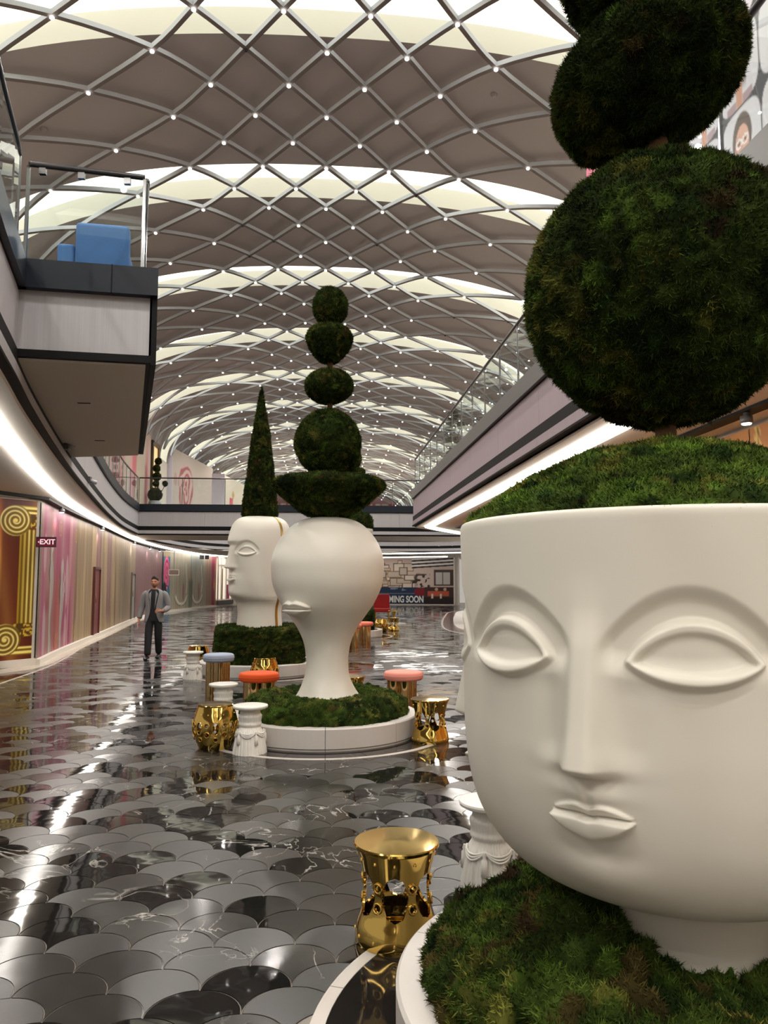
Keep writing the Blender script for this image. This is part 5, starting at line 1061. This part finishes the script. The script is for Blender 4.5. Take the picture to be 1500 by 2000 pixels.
# ------------------------------------------------------------------ PERSON
PX, PY = -3.73, 17.5
MAN = thing('person', 'person in grey blazer, black shirt and black trousers walking towards the camera', 'person', (PX, PY, 0), math.atan2(0-PX, PY)*-1.0*.25)
SKIN = mat('skin', rgb(176, 122, 96), .55); BLAZ = mat('grey_wool', rgb(124, 122, 122), .85, bump=(200, .15)); BLK = mat('black_cloth', rgb(16, 16, 20), .8); SHOE = mat('black_leather', rgb(14, 14, 15), .3); HAIR = mat('dark_hair', rgb(34, 26, 22), .8)
def skinned(name, V, E, Rr, m, parent, root=0, sub=2):
    me = bpy.data.meshes.new(name); me.from_pydata(V, E, []); o = bpy.data.objects.new(name, me); COL.objects.link(o)
    o.modifiers.new('k', 'SKIN'); 
    for i, r in enumerate(Rr):
        sv = me.skin_vertices[0].data[i]; sv.radius = (r, r) if not isinstance(r, tuple) else r; sv.use_root = (i == root)
    ss = o.modifiers.new('s', 'SUBSURF'); ss.levels = sub; ss.render_levels = sub
    dg = bpy.context.evaluated_depsgraph_get(); dg.update(); me2 = bpy.data.meshes.new_from_object(o.evaluated_get(dg)); me2.name = name; bpy.data.objects.remove(o)
    me2.polygons.foreach_set('use_smooth', [True]*len(me2.polygons)); return link(name, me2, parent, m)
# facing -y ; picture-left is his right arm (-x). Joints:
V = [(0, 0, .95), (0, 0, 1.12), (0, .01, 1.32), (0, .01, 1.46), (0, -.005, 1.55), (0, -.01, 1.60)]; E = [(0, 1), (1, 2), (2, 3), (3, 4), (4, 5)]; Rr = [(.12, .09), (.12, .085), (.14, .085), (.075, .06), .052, .055]
def chain(start, pts, rad):
    p = start
    for q, r in zip(pts, rad): V.append(q); Rr.append(r); E.append((p, len(V)-1)); p = len(V)-1
    return p
# arms (his right hangs and swings out, his left is bent with the hand at the waist)
rh = chain(3, [(-.175, .01, 1.42), (-.27, .03, 1.16), (-.315, -.02, .93), (-.325, -.035, .85), (-.325, -.045, .80)], [.05, .042, .032, (.028, .036), (.020, .036)])
lh = chain(3, [(.175, .01, 1.42), (.29, .05, 1.17), (.24, -.17, 1.06), (.19, -.22, 1.055), (.155, -.245, 1.055)], [.05, .042, .032, (.032, .028), (.034, .02)])
for k, (dx, dy, dl) in enumerate(((-.005, -.032, .062), (.0, -.012, .075), (.003, .008, .072), (.004, .026, .058))):
    chain(rh, [(-.325+dx*.6, -.045+dy, .775), (-.322+dx, -.055+dy, .775-dl*.55), (-.315+dx, -.066+dy, .775-dl)], [.0105, .0095, .0085])
chain(rh-1, [(-.318, -.075, .835), (-.310, -.092, .80), (-.306, -.098, .775)], [.012, .011, .009])
for k, (dz_, dl) in enumerate(((.030, .062), (.010, .075), (-.010, .072), (-.028, .058))):
    chain(lh, [(.135, -.258, 1.055+dz_), (.135-dl*.45, -.268, 1.052+dz_), (.135-dl*.75, -.255, 1.045+dz_)], [.0105, .0095, .0085])
chain(lh-1, [(.175, -.235, 1.09), (.15, -.25, 1.108), (.128, -.26, 1.112)], [.012, .011, .009])
# legs, mid-stride: his right leg forward
chain(0, [(-.095, 0, .90), (-.085, -.10, .50), (-.075, -.17, .11), (-.075, -.17, .07), (-.08, -.29, .04)], [.095, .065, .045, .045, .035])
chain(0, [(.095, 0, .90), (.09, .02, .50), (.085, .14, .13), (.085, .15, .08), (.09, .05, .035)], [.095, .065, .045, .045, .035])
body = skinned('body', V, E, Rr, SKIN, MAN)
# head
hu, hv = np.meshgrid(np.linspace(0, 2*pi, 72, endpoint=False), np.linspace(0, 1, 56), indexing='xy'); t = pi*(hv-.5)
hx, hy, hz = .078*np.cos(t)*np.cos(hu), .098*np.cos(t)*np.sin(hu), .125*np.sin(t)
jw = 1-.22*S((-hz-.02)/.09); hx = hx*jw; fr = S((-hy)/.06)
hy = hy-.012*fr*S((-hz-.05)/.05)                                                  # chin
hy = hy-.030*np.exp(-((hx)/.013)**2)*np.exp(-((hz+.018)/.028)**2)*fr               # nose
hy = hy+.010*np.exp(-((np.abs(hx)-.032)/.016)**2-((hz-.012)/.012)**2)*fr           # eye sockets
hy = hy-.006*np.exp(-((hz-.032)/.010)**2)*np.exp(-(hx/.05)**2)*fr-.006*np.exp(-(hx/.024)**2-((hz+.062)/.010)**2)*fr+.004*np.exp(-(hx/.024)**2-((hz+.062)/.003)**2)*fr
hc = np.ones(hx.shape+(3,))*s2l((178, 124, 98)); 
hc = blend(hc, fr*S((-hz-.045)/.02)*.7, (74, 52, 42)); hc = blend(hc, fr*np.exp(-(hx/.022)**2-((hz+.062)/.008)**2), (150, 84, 74)); hc = blend(hc, fr*np.exp(-((np.abs(hx)-.032)/.013)**2-((hz-.012)/.007)**2), (34, 24, 22)); hc = blend(hc, fr*np.exp(-((np.abs(hx)-.033)/.02)**2-((hz-.030)/.006)**2)*.8, (48, 34, 28))
hd = link('head', gridmesh('head', np.stack([hx, hy, hz+1.70], -1), wrap=True, cols=hc), MAN, attr_mat('skin_face', .55)); hd.location = (0, -.02, -.02)
hm = MB(); pr = catmull([(.0795, 1.722), (.079, 1.75), (.069, 1.785), (.044, 1.813), (.003, 1.826)], 4); vs = []
for r_, z_ in pr:
    for k in range(28): a = 2*pi*k/28; cut = .06*max(0, -math.sin(a))**2 if z_ < 1.78 else 0; vs.append((r_*math.cos(a)*.97, r_*math.sin(a)*1.2+.004, z_+cut))
hm.add(vs, [(i*28+k, i*28+(k+1) % 28, (i+1)*28+(k+1) % 28, (i+1)*28+k) for i in range(len(pr)-1) for k in range(28)], 0, True); ho = hm.build('hair', HAIR, MAN); ho.location = (0, -.018, -.012)
for sx in (-1, 1): MB().lathe([(.006, -.03), (.018, -.015), (.02, .01), (.008, .03)], 10, (sx*.078, 0, 1.685)).build('ear', SKIN, MAN)
def loft(name, secs, m, parent, n=36, open_front=0.0):
    vs = []; 
    for cx_, cy2, z_, a_, b2 in secs:
        for k in range(n+1):
            q = -pi/2+open_front+(2*pi-2*open_front)*k/n; e_ = .82
            vs.append((cx_+a_*math.copysign(abs(math.cos(q))**e_, math.cos(q)), cy2+b2*math.copysign(abs(math.sin(q))**e_, math.sin(q)), z_))
    me_ = npmesh(name, vs, [gridfaces(len(secs), n+1)]); return link(name, me_, parent, m)
# shirt, trousers, shoes
loft('shirt', [(0, 0, .84, .165, .118), (0, .0, .92, .165, .118), (0, 0, 1.1, .16, .115), (0, 0, 1.3, .18, .125), (0, 0, 1.42, .17, .11), (0, 0, 1.49, .10, .08), (0, -.005, 1.53, .062, .062)], BLK, MAN)
Vt = [(0, 0, .98), (0, 0, .90), (-.10, -.005, .85), (-.09, -.10, .50), (-.08, -.155, .20), (-.08, -.175, .07), (.10, .0, .85), (.092, .02, .50), (.088, .10, .22), (.088, .135, .09)]
skinned('trousers', Vt, [(0, 1), (1, 2), (2, 3), (3, 4), (4, 5), (1, 6), (6, 7), (7, 8), (8, 9)], [(.165, .115), (.165, .12), .105, .088, .078, .082, .105, .088, .078, .082], BLK, MAN)
def shoe(x, y, z, rx):
    P = catmull([(0, .08, .035), (0, .03, .05), (0, -.06, .045), (0, -.15, .03), (0, -.2, .022)], 4); o = MB().tube([tuple(p) for p in P], list(np.interp(np.linspace(0, 1, len(P)), [0, .3, .7, 1], [.036, .046, .045, .022])), 14).build('shoe', SHOE, MAN); o.location = (x, y, z); o.rotation_euler = (rx, 0, 0); return o
shoe(-.08, -.20, .005, .0); shoe(.088, .12, .01, .0)
# blazer with open front, sleeves
jk = [(0, .015, .80, .225, .150), (0, .012, .95, .205, .145), (0, .01, 1.10, .19, .135), (0, .01, 1.28, .205, .14), (0, .012, 1.40, .215, .13), (0, .015, 1.47, .20, .11), (0, .015, 1.512, .14, .095), (0, .012, 1.55, .080, .080)]
vs = []; n = 40
for i, (cx_, cy2, z_, a_, b2) in enumerate(jk):
    of = np.interp(z_, [.80, .92, 1.05, 1.2, 1.45, 1.54], [.62, .34, .20, .30, .52, .75])
    for k in range(n+1):
        q = -pi/2+of+(2*pi-2*of)*k/n; vs.append((cx_+a_*math.copysign(abs(math.cos(q))**.85, math.cos(q)), cy2+b2*math.copysign(abs(math.sin(q))**.85, math.sin(q)), z_))
bl = link('blazer', npmesh('blazer', vs, [gridfaces(len(jk), n+1)]), MAN, BLAZ); so = bl.modifiers.new('s', 'SOLIDIFY'); so.thickness = .012
sb_ = bl.modifiers.new('ss', 'SUBSURF'); sb_.levels = 1; sb_.render_levels = 1
for pts, rad in (([(-.165, .015, 1.455), (-.225, .02, 1.40), (-.262, .035, 1.25), (-.285, .03, 1.12), (-.305, .0, 1.0), (-.32, -.022, .895)], [.06, .072, .070, .064, .058, .053]), ([(.165, .015, 1.455), (.225, .02, 1.40), (.27, .04, 1.26), (.295, .04, 1.14), (.275, -.06, 1.09), (.235, -.165, 1.06)], [.06, .072, .070, .066, .058, .052])):
    P = catmull(pts, 4); MB().tube([tuple(p) for p in P], list(np.interp(np.linspace(0, 1, len(P)), np.linspace(0, 1, len(rad)), rad)), 16).build('sleeve', BLAZ, MAN)
for sx in (-1, 1):
    MB().add([(sx*.045, -.098, 1.50), (sx*.10, -.118, 1.43), (sx*.085, -.135, 1.36), (sx*.04, -.150, 1.10), (sx*.05, -.135, 1.32)], [(0, 1, 2, 4), (4, 2, 3)]).build('lapel', BLAZ, MAN).modifiers.new('s', 'SOLIDIFY').thickness = .006
ph = MB().box((-.006, -.03, -.055), (.006, .03, .055)).build('phone', mat('white_phone', rgb(232, 232, 236), .3), None); ph.location = (PX-.345, PY-.03, .735); tag(ph, 'small white phone held low in the walking person\'s right hand', 'phone'); ph.rotation_euler = (.2, 0, 0)

# lettering placement: string starts so that MING SOON reads beside the red chair
_w = LET.data.vertices; _x = [v.co.x for v in _w]; _k = 3.25/(max(_x)-min(_x)); LET.scale = (_k, 1, 1); _st = 4.50-min(_x)*_k
LET.location = (A_[0]+_st*math.cos(_a)+.03*math.sin(_a), A_[1]+_st*math.sin(_a)-.03*math.cos(_a), .20)
bpy.context.view_layer.update()
